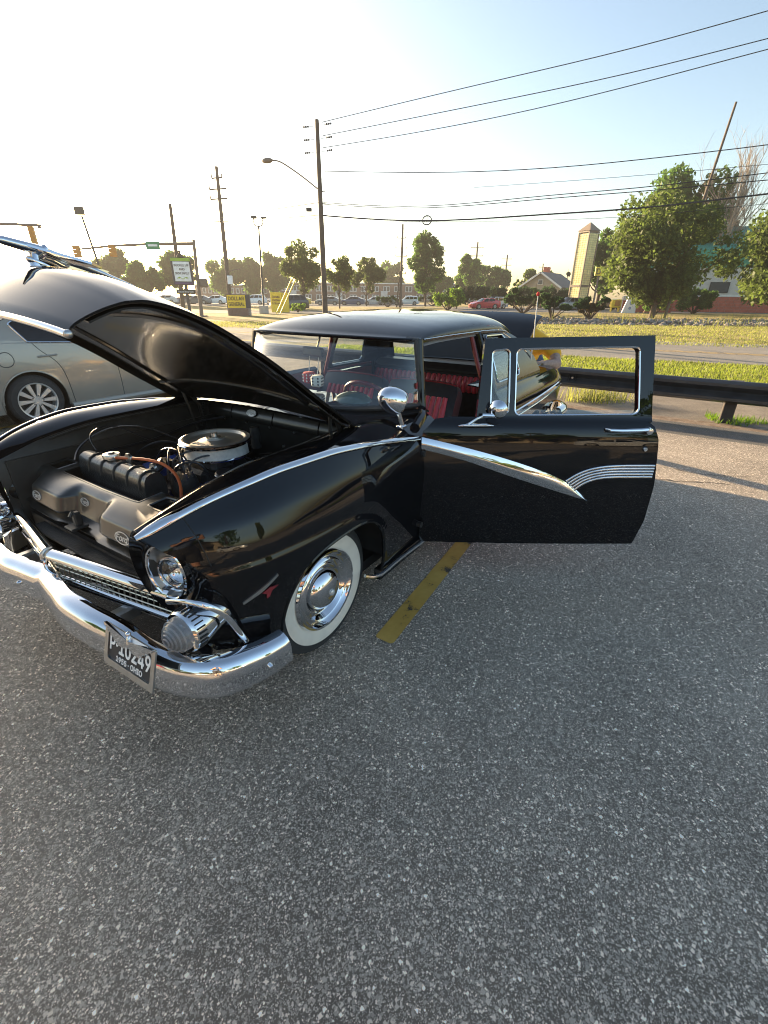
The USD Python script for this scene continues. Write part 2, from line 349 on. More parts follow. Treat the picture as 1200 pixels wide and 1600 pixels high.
def ground_mat(name, c1, c2, c3, s1, s2, bump=.6, rough=.95):
    mat(name, {'g': ('geometry', {}), 'n': ('noise_texture', {'scale': s1, 'detail': 6.0, 'roughness': .7}), 'n2': ('noise_texture', {'scale': s2, 'detail': 4.0}),
        'r': ('rgb_ramp', {'ramp': [(.32, c1), (.5, c2), (.68, c3)]}), 'r2': ('rgb_ramp', {'ramp': [(.3, (.72, .72, .72)), (.7, (1.2, 1.2, 1.2))]}), 'm': ('mix', {'mix_type': 'multiply', 'fac': 1.0}),
        'b': ('bump', {'strength': bump, 'distance': .03}), 'p': ('principled_bsdf', {'roughness': rough, 'specular_ior_level': .2})},
        [('g.position', 'n.vector'), ('g.position', 'n2.vector'), ('n.fac', 'r.fac'), ('n2.fac', 'r2.fac'), ('r.color', 'm.color1'), ('r2.color', 'm.color2'), ('m.color', 'p.base_color'), ('n2.fac', 'b.height'), ('b.normal', 'p.normal')])
ground_mat('grass_ground', (.20, .18, .06), (.31, .25, .10), (.44, .34, .16), .7, 22)
ground_mat('road', (.20, .185, .165), (.235, .22, .195), (.27, .25, .225), .5, 60, .2)
ground_mat('gravel', (.17, .145, .115), (.22, .19, .155), (.28, .245, .20), 1.6, 55, .6)
ground_mat('dirt', (.15, .105, .075), (.22, .165, .125), (.30, .25, .2), 9, 70, .6)
ground_mat('mulch', (.035, .028, .024), (.06, .05, .042), (.10, .085, .07), 5, 30, 1.0)
ground_mat('far_lot', (.16, .15, .14), (.19, .18, .165), (.22, .21, .19), .3, 20, .1)
mat('yellow_paint', {'g': ('geometry', {}), 'n': ('noise_texture', {'scale': 38.0, 'detail': 6.0, 'roughness': .75}), 'n2': ('noise_texture', {'scale': 5.0, 'detail': 3.0}), 'a': ('math', {'math_type': 'multiply_add', 'value2': .5}),
     'r': ('rgb_ramp', {'ramp': [(.0, (.03, .03, .03)), (.62, (.07, .06, .05)), (.67, (.50, .31, .06)), (1.0, (.62, .40, .10))]}), 'b': ('bump', {'strength': .5, 'distance': .004}),
     'p': ('principled_bsdf', {'roughness': .7})},
    [('g.position', 'n.vector'), ('g.position', 'n2.vector'), ('n.fac', 'a.value1'), ('n2.fac', 'a.value3'), ('a.value', 'r.fac'), ('r.color', 'p.base_color'), ('n.fac', 'b.height'), ('b.normal', 'p.normal')])
def leaf_mat(name, dark, light, trans=.52):
    mat(name, {'g': ('geometry', {}), 'r': ('rgb_ramp', {'ramp': [(0, dark), (1, light)]}), 'n': ('noise_texture', {'scale': .8, 'detail': 2.0}), 'nr': ('rgb_ramp', {'ramp': [(.3, (.7, .7, .7)), (.7, (1.2, 1.2, 1.2))]}), 'mm': ('mix', {'mix_type': 'multiply', 'fac': 1.0}),
        'd': ('principled_bsdf', {'roughness': .55, 'specular_ior_level': .25}), 't': ('translucent_bsdf', {}), 'h': ('hsv', {'value': 1.35, 'saturation': 1.1}), 'm': ('mix_closure', {'fac': trans})},
        [('g.random_per_island', 'r.fac'), ('g.position', 'n.vector'), ('n.fac', 'nr.fac'), ('r.color', 'mm.color1'), ('nr.color', 'mm.color2'), ('mm.color', 'd.base_color'), ('mm.color', 'h.color'), ('h.color', 't.color'), ('d.BSDF', 'm.closure1'), ('t.BSDF', 'm.closure2')], surface='m.closure')
leaf_mat('leaf_mid', (0.075, 0.135, 0.035), (0.21, 0.31, 0.085)); leaf_mat('leaf_warm', (0.09, 0.125, 0.035), (0.25, 0.27, 0.085)); leaf_mat('leaf_dark', (0.031, 0.06, 0.024), (0.085, 0.128, 0.044))
leaf_mat('leaf_juniper', (0.034, 0.068, 0.024), (0.119, 0.17, 0.051)); leaf_mat('leaf_brown', (0.102, 0.076, 0.037), (0.221, 0.17, 0.085)); leaf_mat('leaf_bright', (0.136, 0.221, 0.034), (0.289, 0.374, 0.076), .45)
leaf_mat('blade_dry', (0.23, 0.245, 0.075), (0.47, 0.42, 0.16), .5); leaf_mat('blade_green', (0.20, 0.24, 0.05), (0.44, 0.43, 0.12), .5)

# haze: one closed box of even air around the whole place
mat('haze', {'v': ('principled_volume', {'color': (.96, .97, 1.0), 'density': .00028, 'anisotropy': .45})}, [], surface=None, volume='v.volume')
# ---------------------------------------------------------------- ground, roads
PSI, CX, CY = 0.57555, -0.9618, 2.2832                       # the classic car's axis and front-axle point
RV = np.array([math.sin(PSI), math.cos(PSI), 0]); VV = np.array([math.cos(PSI), -math.sin(PSI), 0])
def car(u, v, w=0.0): return np.array([CX, CY, 0]) + u * RV + v * VV + np.array([0, 0, w])
def ground(name, pts, z, m, kind='structure', label=None):
    p = Polygon([q[:2] for q in pts]); tri = prism(p, .0001)
    v2, f2 = trimesh.creation.triangulate_polygon(p, engine='earcut')
    v = np.c_[v2, np.full(len(v2), z)]; f = np.asarray(f2)
    fn = np.cross(v[f[:, 1]] - v[f[:, 0]], v[f[:, 2]] - v[f[:, 0]])[:, 2] < 0; f[fn] = f[fn][:, ::-1]
    o = put('/World', name, (v, f, np.tile([0, 0, 1.0], (len(v), 1))), m); tag(o, label, None, None, kind); return o
def ext(a, b, t): a, b = np.array(a, float), np.array(b, float); return a + (b - a) * t
def cline(u, v0, v1): return car(u, v0)[:2], car(u, v1)[:2]
N = 900
ground('ground', [(-N, -200), (N, -200), (N, N), (-N, N)], 0.0, 'grass_ground')
LOT, STRIP, EDGE, GRAV = 5.72, 6.50, 6.78, 10.3
def band(name, u0, u1, z, m, v0=-110, v1=90): ground(name, [car(u0, v0), car(u0, v1), car(u1, v1), car(u1, v0)], z, m)
band('parking_lot', -45, LOT, .008, 'asphalt')
band('asphalt_strip', LOT, STRIP, .008, 'asphalt_new')
band('dirt_edge', STRIP, EDGE, .008, 'dirt')
band('gravel_shoulder', EDGE, GRAV, .006, 'gravel')
r1a, r1b, r2a, r2b = (-6.23, 19.77), (9.08, 13.51), (-9.08, 26.85), (12.96, 19.62)
ground('road', [ext(r1a, r1b, -6), ext(r1a, r1b, 6), ext(r2a, r2b, 4.3), ext(r2a, r2b, -4.1)], .006, 'road')
for k in (-.05, .05):                                         # double yellow centre line of the road
    a0, b0 = np.array([9.44, 16.12]), np.array([12.23, 15.25]); d = np.array([.926, -.379]); nn = np.array([.379, .926])
    c0 = np.array([10.8, 16.2]) + nn * k * 3
    ground('road_marking', [c0 - d * 60 - nn * .05, c0 + d * 40 - nn * .05, c0 + d * 40 + nn * .05, c0 - d * 60 + nn * .05], .010, 'yellow_paint')
ground('mulch_bed', [(10.2, 33.6), (25.2, 32.3), (60, 29.5), (70, 41), (36, 43.5), (13.5, 44.2)], .006, 'mulch')
ground('side_road', [(-62, 45.5), (-11.4, 48.3), (-4, 50), (-4, 60), (-13.8, 58.5), (-75, 52)], .006, 'road')
ground('shop_parking', [(6.5, 57.2), (19.3, 60.5), (46, 62.2), (80, 66), (80, 76), (46, 68.4), (34, 100), (10.6, 86)], .006, 'far_lot')
ground('far_parking', [(-70, 76), (-33, 79), (4.5, 84), (12, 96), (10, 112), (-80, 112)], .006, 'far_lot')
# parking stall line beside the car
ln = Polygon([car(.17, .985)[:2], car(.17, 1.095)[:2], car(5.2, .74)[:2], car(5.2, .63)[:2]]).buffer(-.02).buffer(.02, quad_segs=4)
ground('parking_line', list(ln.exterior.coords)[:-1], .012, 'yellow_paint')
for k in range(0, 2):
    a = 2.75 * k + .1
    ground('parking_line', [car(.2, a - 5.6), car(.2, a - 5.49), car(5.2, a - 5.74), car(5.2, a - 5.85)], .012, 'yellow_paint')

def crack(pts, w):
    q = spline(pts, 30); r_ = np.random.default_rng(5); q[:, :2] += r_.normal(0, .012, (30, 2)); t_ = np.gradient(q, axis=0); n_ = np.c_[-t_[:, 1], t_[:, 0]]; n_ /= np.linalg.norm(n_, axis=1, keepdims=True)
    ww = w * r_.uniform(.3, 1.2, 30)[:, None]; ground('pavement_crack', np.vstack([q[:, :2] + n_ * ww, (q[:, :2] - n_ * ww)[::-1]]), .011, 'dark_cavity')
crack([(2.72, 4.27, 0), (3.0, 4.20, 0), (3.25, 4.18, 0), (3.42, 4.13, 0)], .006)
crack([(3.0, 4.62, 0), (3.3, 4.42, 0), (3.75, 4.35, 0)], .004)
crack([(-1.9, .4, 0), (-1.2, .2, 0), (-.7, -.2, 0)], .003)
rng = np.random.default_rng(7)
def blades(name, mt_, label, pts, h, w, lean=.5, kind='stuff'):
    n = len(pts); a = rng.uniform(0, 2 * math.pi, n); hh = h * rng.uniform(.5, 1.3, n); d = np.c_[np.cos(a), np.sin(a)]; e = np.c_[-np.sin(a), np.cos(a)]
    ln_ = lean * rng.uniform(.1, 1, n)
    b = np.c_[pts, np.zeros(n)]; z0 = np.zeros((n, 1))
    mid = b + np.c_[d * (ln_ * hh * .35)[:, None], (hh * .6)[:, None]]; tip = b + np.c_[d * (ln_ * hh)[:, None], hh[:, None]]
    E3 = np.c_[e * w / 2, z0]
    v = np.stack([b - E3, b + E3, mid + E3 * .7, mid - E3 * .7, tip], 1).reshape(-1, 3); o = np.arange(n) * 5
    f = np.vstack([np.c_[o, o + 1, o + 2], np.c_[o, o + 2, o + 3], np.c_[o + 3, o + 2, o + 4]])
    p = put('/World', name, trimesh.Trimesh(v, f, process=False), mt_, True); tag(p, label, 'grass', None, kind); return p
def strip_pts(n, u0, u1, v0, v1):
    u, v = rng.uniform(u0, u1, n), rng.uniform(v0, v1, n)
    return np.array([CX, CY]) + u[:, None] * RV[:2] + v[:, None] * VV[:2]
def keep_band(p, lo, hi, sc=.6, seed=0):
    q = meshkit.fbm(np.c_[p * sc, np.zeros(len(p))], 3, seed); return p[(q > lo) & (q < hi)]
roadside = [p for p in [strip_pts(60000, GRAV, 15.6, -9, 16)]][0]
n1 = np.array([.379, .926]); roadside = roadside[(roadside - np.array(r1a)) @ n1 < -.15]
blades('roadside_grass', 'blade_green', 'short green and straw coloured grass between the black guardrail and the road', roadside, .07, .02)
far = np.c_[rng.uniform(-14, 40, 52000), rng.uniform(18, 35, 52000)]; far = far[((far - np.array(r2a)) @ n1 > .2) & (far[:, 1] < 33)]
blades('verge_grass', 'blade_dry', 'dry mown grass slope between the road and the rocky planting bed', far, .07, .035)
weeds = keep_band(strip_pts(9000, 6.72, 7.25, -3, 14), .50, 1, .9, 3)
blades('guardrail_weeds', 'leaf_bright', 'bright green weeds along the foot of the guardrail post', weeds, .09, .013, 1.0)
t = np.array([car(7.45, .72)[:2] + rng.normal(0, 1, 2) * [.36, .16] for _ in range(330)])
blades('tall_weeds', 'blade_dry', 'tall dry weeds sprouting behind the fin of the black car', t, .27, .013, 1.1)
st = np.c_[rng.uniform(12, 45, 1500), rng.uniform(32.5, 44, 1500)]
blades('bed_weeds', 'blade_dry', 'straw coloured tufts growing in the rocky planting bed', keep_band(st, .52, 1, .5, 5), .6, .03, .9)
rk = []
for k in range(900):
    x_, y_ = rng.uniform(10.5, 46), rng.uniform(32.6, 43.5); s_r = rng.uniform(.05, .2)
    m = trimesh.creation.icosphere(1, s_r); m.vertices *= rng.uniform(.7, 1.25, (len(m.vertices), 1)) * [1, 1, .6]; rk.append(T(m, (x_, y_, s_r * .2)))
tag(put('/World', 'bed_rocks', rk, 'rock', False), 'grey rocks and mulch heaped in the bed under the maple', 'rocks', None, 'stuff')

hz = put('/World', 'haze', box(0, 100, 14, 900, 640, 30.5), 'haze', False); tag(hz, 'thin warm evening haze filling the air', 'haze', None, 'stuff')

# ---------------------------------------------------------------- guardrail
gr = thing('guardrail', car(6.70, 0), math.atan2(VV[1], VV[0]), 'black painted steel guardrail on wooden posts at the lot edge', 'guardrail')
prof = [(.0, .155), (.03, .15), (.085, .115), (.085, .075), (.02, .03), (.0, 0), (.02, -.03), (.085, -.075), (.085, -.115), (.03, -.15), (.0, -.155)]
prof = [(-a, b) for a, b in prof]; prof += [(a + .006, b) for a, b in prof[::-1]]
L0 = -30
for k in range(12):
    a, b = L0 + 3.8 * k, L0 + 3.8 * (k + 1) + .1
    if b < -16 or a > 16: continue
    o_ = .003 * (k % 2)
    put(gr, 'rail', sweep([(a, .06 + o_, .46), ((a + b) / 2, .06 + o_, .46), (b, .06 + o_, .46)], [(-p_, q_) for p_, q_ in prof]), 'rail_black', 30)
    put(gr, 'bolt', [T(lathe([(0, .012), (.016, .010), (.02, 0)], 8), (b - .05, -.03 + .07, z_), rx=math.pi / 2) for z_ in (.46,)], 'brushed_metal')
for k in range(9):
    x_ = 2.65 + 3.8 * (k - 5)
    put(gr, 'post', box(x_, .20, .27, .15, .19, .66, .008), 'post_wood')
    put(gr, 'block', box(x_, .085, .47, .10, .05, .22, .006), 'post_wood')

# ---------------------------------------------------------------- poles, wires, signals
def crossarm(p, z, w, ang, r=.05):
    d = np.array([math.cos(ang), math.sin(ang), 0])
    put(p, 'crossarm', tube([-d * w / 2 + [0, 0, z], d * w / 2 + [0, 0, z]], r, 6), 'wood_pole')
    for s in (-1, 1):
        put(p, 'insulator', T(lathe([(0, .22), (.05, .2), (.06, .1), (.04, 0)], 8), d * s * w * .47 + [0, 0, z + .04]), 'wood_pole')
def pole(loc, h, r, label, m='wood_pole', lean=(0, 0), name='utility_pole', group=None):
    p = thing(name, loc, 0, label, 'pole', group)
    put(p, 'shaft', tube([(0, 0, 0), (lean[0] * .5, lean[1] * .5, h * .5), (lean[0], lean[1], h)], [r, r * .85, r * .62], 12), m); return p
mp = pole((-3.67, 30, 0), 9.89, .165, 'tall brown utility pole with a street light arm above the car roof')
for z_ in (9.65, 9.1, 8.55):
    for s in (-1, 1):
        d = np.array([.926, -.379, 0]) * s
        put(mp, 'insulator', [tube([d * .18 + [0, 0, z_], d * .7 + [0, 0, z_ - .02]], .012, 6)] + [T(lathe([(0, .05), (.05, .04), (.05, -.02), (0, -.05)], 8), d * q_ + [0, 0, z_]) for q_ in (.55, .68, .8)], 'cable')
put(mp, 'lamp_arm', tube(spline([(0, 0, 6.83), (-1.0, .42, 7.55), (-1.9, .8, 8.12), (-2.4, 1.0, 8.36), (-2.75, 1.15, 8.42)], 16), .035, 8), 'steel_pole')
put(mp, 'lamp_head', T(trimesh.creation.icosphere(2, 1.0), (-3.02, 1.25, 8.42), rz=rad(157), sc=(.36, .17, .13)), 'steel_pole')
put(mp, 'wire_bracket', [tube([(.12, -.05, z_), (.32, -.13, z_)], .03, 6) for z_ in (6.8, 6.25, 5.68)] + [box(-.7, .3, 6.0, .3, .2, .18, .02)], 'cable')
def wire(pts, r, label, name='overhead_wire', n=24):
    o = put('/World', name, tube(spline(pts, n), r, 6), 'cable'); tag(o, label, 'wire'); return o
WR = {
 'topmost of three steep wires leaving the main pole top to the right': ([(-3.4, 29.9, 9.76), (-2.98, 29.72, 9.79), (5.47, 26.26, 10.4), (10.06, 24.38, 10.74), (13.85, 22.83, 11.15), (22, 19.5, 12.0)], .016),
 'middle of three steep wires leaving the main pole top': ([(-3.4, 29.9, 9.2), (5.55, 26.23, 9.67), (10.22, 24.31, 9.98), (14.07, 22.74, 10.37), (22, 19.5, 11.2)], .016),
 'lowest of three steep wires leaving the main pole top': ([(-3.4, 29.9, 8.7), (5.62, 26.2, 9.11), (10.31, 24.28, 9.58), (14.16, 22.7, 10.06), (22, 19.5, 10.9)], .016),
 'single wire across the open sky at mid height': ([(-3.5, 29.93, 7.7), (-2.19, 29.4, 7.58), (3.0, 27.27, 7.16), (8.47, 25.03, 6.98), (11.95, 23.61, 7.04), (14.99, 22.36, 7.14), (22, 19.5, 7.6)], .018),
 'thin faint wire ending among the maple leaves': ([(4.23, 26.77, 6.46), (8.56, 24.99, 6.44), (12.3, 23.46, 6.46), (20, 20.3, 6.6)], .009),
 'upper strand of the paired cables above the obelisk sign': ([(-3.5, 29.92, 6.28), (1.83, 27.75, 5.83), (7.35, 25.49, 5.93), (11.05, 23.98, 6.01), (15.25, 22.26, 6.22), (22, 19.5, 6.6)], .018),
 'lower strand of the paired cables above the obelisk sign': ([(-3.48, 29.92, 6.2), (1.84, 27.75, 5.75), (7.37, 25.48, 5.81), (11.08, 23.96, 5.87), (15.32, 22.23, 5.98), (22, 19.5, 6.2)], .018),
 'thick black cable with a coiled loop on it': ([(-3.5, 29.93, 5.67), (2.09, 27.64, 5.18), (7.45, 25.45, 5.19), (11.21, 23.91, 5.25), (15.45, 22.17, 5.51), (22, 19.5, 5.9)], .034),
 'thin wire just under the thick black cable': ([(-3.37, 29.88, 5.42), (7.49, 25.43, 4.96), (11.27, 23.89, 4.96), (15.55, 22.14, 5.17), (22, 19.5, 5.4)], .010),
 'wire running left from the main pole past the tall three armed pole': ([(-3.67, 30, 5.72), (-18.6, 60, 9.0), (-18.2, 45, 7.23)][:2] + [(-40, 95, 13.2)], .03),
 'lower wire sloping left from the main pole behind the twin headed lamp': ([(-3.7, 30, 5.6), (-8.5, 38, 5.9), (-18.4, 60, 6.6)], .018),
 'wire crossing behind the bent lot lamp and the plain pole': ([(-3.7, 30, 6.3), (-10, 38.5, 6.9), (-18.15, 45, 7.25), (-28.4, 45, 7.84), (-40, 45, 8.9)], .02),
 'wire joining the plain pole top to the three armed pole': ([(-18.02, 45, 8.4), (-18.5, 60, 10.6)], .012),
}
for lab, (pts, r) in WR.items(): wire(pts, r, lab)
lp = put('/World', 'cable_loop', [tube(np.array([(2.09, 27.64, 5.2)]) + np.array([np.cos(q) * .24 * np.array([.926, -.379, 0]) + np.sin(q) * .2 * np.array([0, 0, 1.]) for q in np.linspace(0, 2 * math.pi, 24)]), .03, 6),
     tube([(2.09, 27.64, 5.0), (2.09, 27.64, 5.4)], .02, 6), tube([np.array((2.09, 27.64, 5.2)) - np.array([.926, -.379, 0]) * .24, np.array((2.09, 27.64, 5.2)) + np.array([.926, -.379, 0]) * .24], .02, 6)], 'cable')
tag(lp, 'round coil of spare cable hung on the thick black line', 'cable coil')
p2 = pole((-18.75, 60, 0), 14.1, .26, 'tall utility pole with three short crossarms and a transformer box', lean=(.35, 0))
for z_, w_ in ((13.0, 1.15), (12.0, 1.9), (11.1, 1.9)):
    q = thing  # crossarms sit on the leaning shaft
    d = np.array([1, .1, 0]); xo = .35 * z_ / 14.1
    put(p2, 'crossarm', tube([(xo - w_ / 2, -.25, z_), (xo + w_ / 2, -.25, z_ + .1)], .07, 6), 'wood_pole')
    put(p2, 'insulator', [tube([(xo + s * w_ * .48, -.25, z_), (xo + s * w_ * .48, -.25, z_ + .4)], .05, 6) for s in (-1, 1)], 'wood_pole')
put(p2, 'transformer_box', box(.45, -.4, 3.2, .55, .35, .9, .03), 'sign_white'); put(p2, 'side_lamp', tube([(.1, -.1, 4.0), (1.2, -.3, 4.3), (1.8, -.4, 4.3)], .06, 6), 'steel_pole')
put(p2, 'wire_bracket', [tube([(-.9, -.2, 9.0), (1.0, -.2, 9.05)], .05, 6)], 'cable')
pole((-18.4, 45, 0), 8.45, .19, 'plain leaning wooden pole behind the signal arm', lean=(.35, 0))
p3 = pole((2.3, 80, 0), 11.4, .22, 'distant grey utility pole with stacked crossarms left of the tall tree', lean=(.15, 0))
for z_, w_ in ((9.6, 1.3), (8.3, 1.8), (7.2, 1.8), (4.8, 1.6)): crossarm(p3, z_, w_, .05, .05)
put(p3, 'side_lamp', tube([(0, 0, 3.2), (-1.5, 0, 4.1), (-2.4, 0, 4.2)], .05, 6), 'steel_pole')
pole((1.75, 80, 0), 5.2, .12, 'short brace post leaning on the distant grey utility pole', lean=(.35, 0), name='brace_post')
for (x_, y_, h_), lab in zip(((24.4, 140, 14.8), (42.0, 180, 14.9), (67, 220, 14.6)), ('nearest of three shrinking poles above the hedge', 'middle of three shrinking poles above the hedge', 'farthest pole of three, above the gabled house')):
    p = pole((x_, y_, 0), h_, .25 + y_ * .0006, lab)
    for z_ in (h_ - 1.3, h_ - 3.2, h_ - 5): crossarm(p, z_, 3.4, .05, .09)
pole((25.4, 45, 0), 15.3, .13, 'thin bare pole leaning to the right in front of the maple', lean=(1.35, 0), name='leaning_pole')
# traffic signal mast with arm
ms_ = thing('signal_mast', (-14.95, 40, 0), 0, 'brown traffic signal mast with long arm, two signal heads and a green street sign', 'traffic signal')
put(ms_, 'shaft', tube([(0, 0, 0), (.12, 0, 2.7), (.25, 0, 5.42)], [.15, .13, .11], 12), 'steel_pole'); put(ms_, 'base_plate', box(0, 0, .06, .7, .7, .1, .01), 'steel_pole')
put(ms_, 'arm', tube([(.3, 0, 5.15), (-2.5, 0, 5.12), (-6, 0, 4.95), (-8.9, 0, 4.68)], [.10, .09, .075, .05], 10), 'steel_pole')
for x_, z_ in ((-8.75, 4.55), (-6.0, 4.62)):
    hd = put(ms_, 'signal_head', [box(x_, 0, z_, .30, .22, .82, .03)], 'signal_amber')
    for k in range(3):
        put(hd, 'visor', T(lathe([(.12, 0), (.12, .22), (.105, .22), (.105, 0)], 14), (x_ - .12, 0, z_ + .27 - k * .27), ry=-math.pi / 2), 'signal_amber')
put(ms_, 'street_sign', box(-2.9, -.08, 5.0, 1.05, .03, .52, .01), 'sign_green')
put(ms_, 'sign_legend', [box(-2.9, -.098, 5.0, .72, .006, .14)], 'sign_white')
put(ms_, 'control_box', box(.55, 0, 2.45, .62, .3, .62, .08), 'steel_pole')
m2 = thing('signal_mast', (-26, 25.3, 0), 0, 'second signal mast whose arm enters from the left frame edge', 'traffic signal')
put(m2, 'shaft', tube([(0, 0, 0), (0, 0, 5.1)], [.15, .11], 12), 'steel_pole'); put(m2, 'arm', tube([(0, 0, 4.75), (5, -.15, 4.67), (9.72, -.3, 4.52)], [.1, .08, .05], 10), 'steel_pole')
hd = put(m2, 'signal_head', box(9.2, -.3, 4.1, .22, .26, .78, .03, .3), 'signal_amber')
put(m2, 'camera', [box(9.62, -.3, 4.44, .12, .1, .1, .02)], 'steel_pole'); put(m2, 'fitting', [box(7.7, -.2, 4.75, .08, .08, .3, .02)], 'steel_pole')
# parking-lot lamps
l1 = thing('lot_lamp', (-21.9, 40, 0), 0, 'leaning thin lot lamp with a square floodlight, far left', 'lamp post')
put(l1, 'shaft', tube([(0, 0, 0), (-.9, 0, 6.9)], [.09, .06], 8), 'dark_pole'); put(l1, 'lamp_head', box(-1.0, 0, 7.2, .62, .3, .5, .04), 'dark_pole')
l2 = thing('lot_lamp', (-11.86, 48.2, 0), 0, 'twin headed lot lamp on a grey block between the two yellow signs', 'lamp post')
put(l2, 'base', box(0, 0, .35, .75, .75, .7, .03), 'concrete'); put(l2, 'shaft', tube([(0, 0, .6), (.25, 0, 7.3)], [.09, .07], 8), 'dark_pole')
put(l2, 'bracket', tube(spline([(-.12, 0, 7.9), (-.1, 0, 7.4), (.25, 0, 7.25), (.6, 0, 7.4), (.65, 0, 7.9)], 16), .04, 6), 'dark_pole')
put(l2, 'lamp_head', box(-.1, 0, 7.95, .5, .3, .18, .03, .2), 'dark_pole'); put(l2, 'lamp_head', box(.78, 0, 7.92, .5, .3, .12, .03, -.4), 'dark_pole')

# ---------------------------------------------------------------- signs
def text(parent, name, s, h, loc, rz, m, bold=False, wide=1.0, depth=.01, center=True):
    t = meshkit.text_mesh(s, h, depth, bold); t.apply_scale([wide, 1, 1])
    if center: t.apply_translation([-t.bounds[:, 0].mean(), 0, 0])
    return put(parent, name, T(T(t, rx=math.pi / 2), loc, rz=rz), m, False)
sg = thing('message_sign', (-15.95, 40, 0), .22, 'dark framed message board on a black post with white panel of lettering', 'sign')
put(sg, 'post', box(.1, 0, 1.25, .22, .2, 2.5, .01), 'sign_dark'); put(sg, 'cabinet', box(.0, 0, 3.25, 1.5, .34, 1.9, .03), 'sign_dark')
put(sg, 'panel', box(.02, -.18, 3.24, 1.2, .03, 1.36, .01), 'sign_white'); put(sg, 'header', box(0, -.18, 4.06, 1.42, .04, .22, .01), 'sign_lime'); put(sg, 'footer', box(.02, -.18, 2.42, 1.3, .03, .14, .01), 'sign_purple')
for s, z_ in (('BUCKLE UP', 3.60), ('AND', 3.33), ('DRIVE SAFELY', 3.05)): text(sg, 'lettering', s, .145, (.02, -.2, z_), 0, 'sign_text', True, (.98 if len(s) < 10 else .74))
put(sg, 'ornament', [tube(spline([(-.4, -.2, 2.75), (-.2, -.2, 2.85), (0, -.2, 2.72), (.2, -.2, 2.84), (.42, -.2, 2.78)], 16), .022, 6)] + [box(q_, -.2, 2.8, .12, .01, .08) for q_ in (-.25, .3)], 'sign_lime')
put(sg, 'lower_board', box(.05, -.02, 1.82, 1.42, .2, .30, .03), 'sign_text'); text(sg, 'board_lettering', 'Wayne Show Suite', .12, (.05, -.13, 1.77), 0, 'sign_white', False, .8)
put(sg, 'finial', [T(lathe([(0, .5), (.12, .42), (.05, .32), (.2, .16), (.28, .02), (0, 0)], 14), (0, 0, 4.2))], 'bark')
dg = thing('store_sign', (-12.75, 43, 0), .12, 'low yellow store sign with black capitals on a brown brick base', 'sign')
base = put(dg, 'base', box(.05, .0, .3, 1.9, .5, .6, .01), 'mortar')
bk = []
for r_ in range(7):
    for c_i in range(8):
        x_ = -.86 + c_i * .235 + (.11 if r_ % 2 else 0)
        if x_ + .105 < 1.0: put(base, 'brick', box(x_ + .05, -.255, .05 + r_ * .082, .215, .04, .068, .004), 'brick_dark')
put(dg, 'cabinet', box(.05, 0, 1.12, 1.95, .42, 1.1, .02), 'sign_dark'); put(dg, 'panel', box(-.1, -.215, 1.12, 1.52, .03, 1.02, .01), 'sign_yellow')
text(dg, 'lettering', 'DOLLAR', .27, (-.1, -.235, 1.22), 0, 'sign_text', True, .92); text(dg, 'lettering', 'GENERAL', .27, (-.1, -.235, .78), 0, 'sign_text', True, .80)
ys = thing('banner_sign', (-11.1, 52, 0), -.1, 'tall plain yellow box sign with faded brown lettering beside the guy wire guards', 'sign')
put(ys, 'panel', box(-.25, 0, .95, 1.2, .5, 1.9, .02), 'sign_yellow'); put(ys, 'side_panel', box(.66, .05, .93, .6, .4, 1.84, .02), 'sign_yellow')
for s, z_ in (('Donate', 1.38), ('Clothes', 1.08), ('& Shoes', .78)): text(ys, 'lettering', s, .2, (-.25, -.26, z_), 0, 'letter_brown', True, .85)
for k, s in enumerate((0, .32)):
    o = put('/World', 'guy_guard', tube([(-8.85 + s, 40, .3), (-7.45 + s, 40, 2.75)], .05, 8), 'sign_yellow'); tag(o, ('left' if k == 0 else 'right') + ' one of two slanted yellow guy wire guards at the yellow box sign', 'guy guard')

# ---------------------------------------------------------------- obelisk sign tower of glass blocks
ob = thing('glass_block_tower', (28.7, 75, 0), rad(27), 'slender glass block obelisk tower with pointed cap in front of the shop', 'tower')
S_, HT = 1.85, 10.1
for i in (-1, 1):
    for j in (-1, 1): put(ob, 'corner_post', box(i * S_ / 2, j * S_ / 2, HT / 2, .16, .16, HT, .01), 'tower_frame')
put(ob, 'core', box(0, 0, HT / 2, S_ - .5, S_ - .5, HT - .1), 'panel_pale')
for z_ in (.1, 3.2, HT - .05): put(ob, 'ring_beam', [box(0, s * (S_ / 2 + .02), z_, S_ - .16, .16, .18) for s in (-1, 1)] + [box(s * (S_ / 2 + .02), 0, z_, .16, S_ - .16, .18) for s in (-1, 1)], 'tower_frame')
cap = trimesh.Trimesh([(-1.1, -1.1, HT + .05), (1.1, -1.1, HT + .05), (1.1, 1.1, HT + .05), (-1.1, 1.1, HT + .05), (0, 0, HT + 1.15)], [(0, 1, 4), (1, 2, 4), (2, 3, 4), (3, 0, 4), (0, 2, 1), (0, 3, 2)], process=False)
put(ob, 'cap', cap, 'tower_frame', False)
rows = 34
for face in range(2):                                         # the two faces seen: each block a piece of its own
    wall = put(ob, 'block_wall', box(0, -S_ / 2 + .12, HT / 2, S_ - .18, .04, HT - .3) if face == 0 else box(-S_ / 2 + .12, 0, HT / 2, .04, S_ - .18, HT - .3), 'mortar')
    for r_ in range(rows):
        for c_i in range(4):
            a = -S_ / 2 + .29 + c_i * .42; z_ = .35 + r_ * (HT - .5) / rows
            if abs(z_ - 3.2) < .16: continue
            put(wall, 'block', box(a, -S_ / 2 + .05, z_, .385, .1, .255, .012) if face == 0 else box(-S_ / 2 + .05, a, z_, .1, .385, .255, .012), 'block_glass')

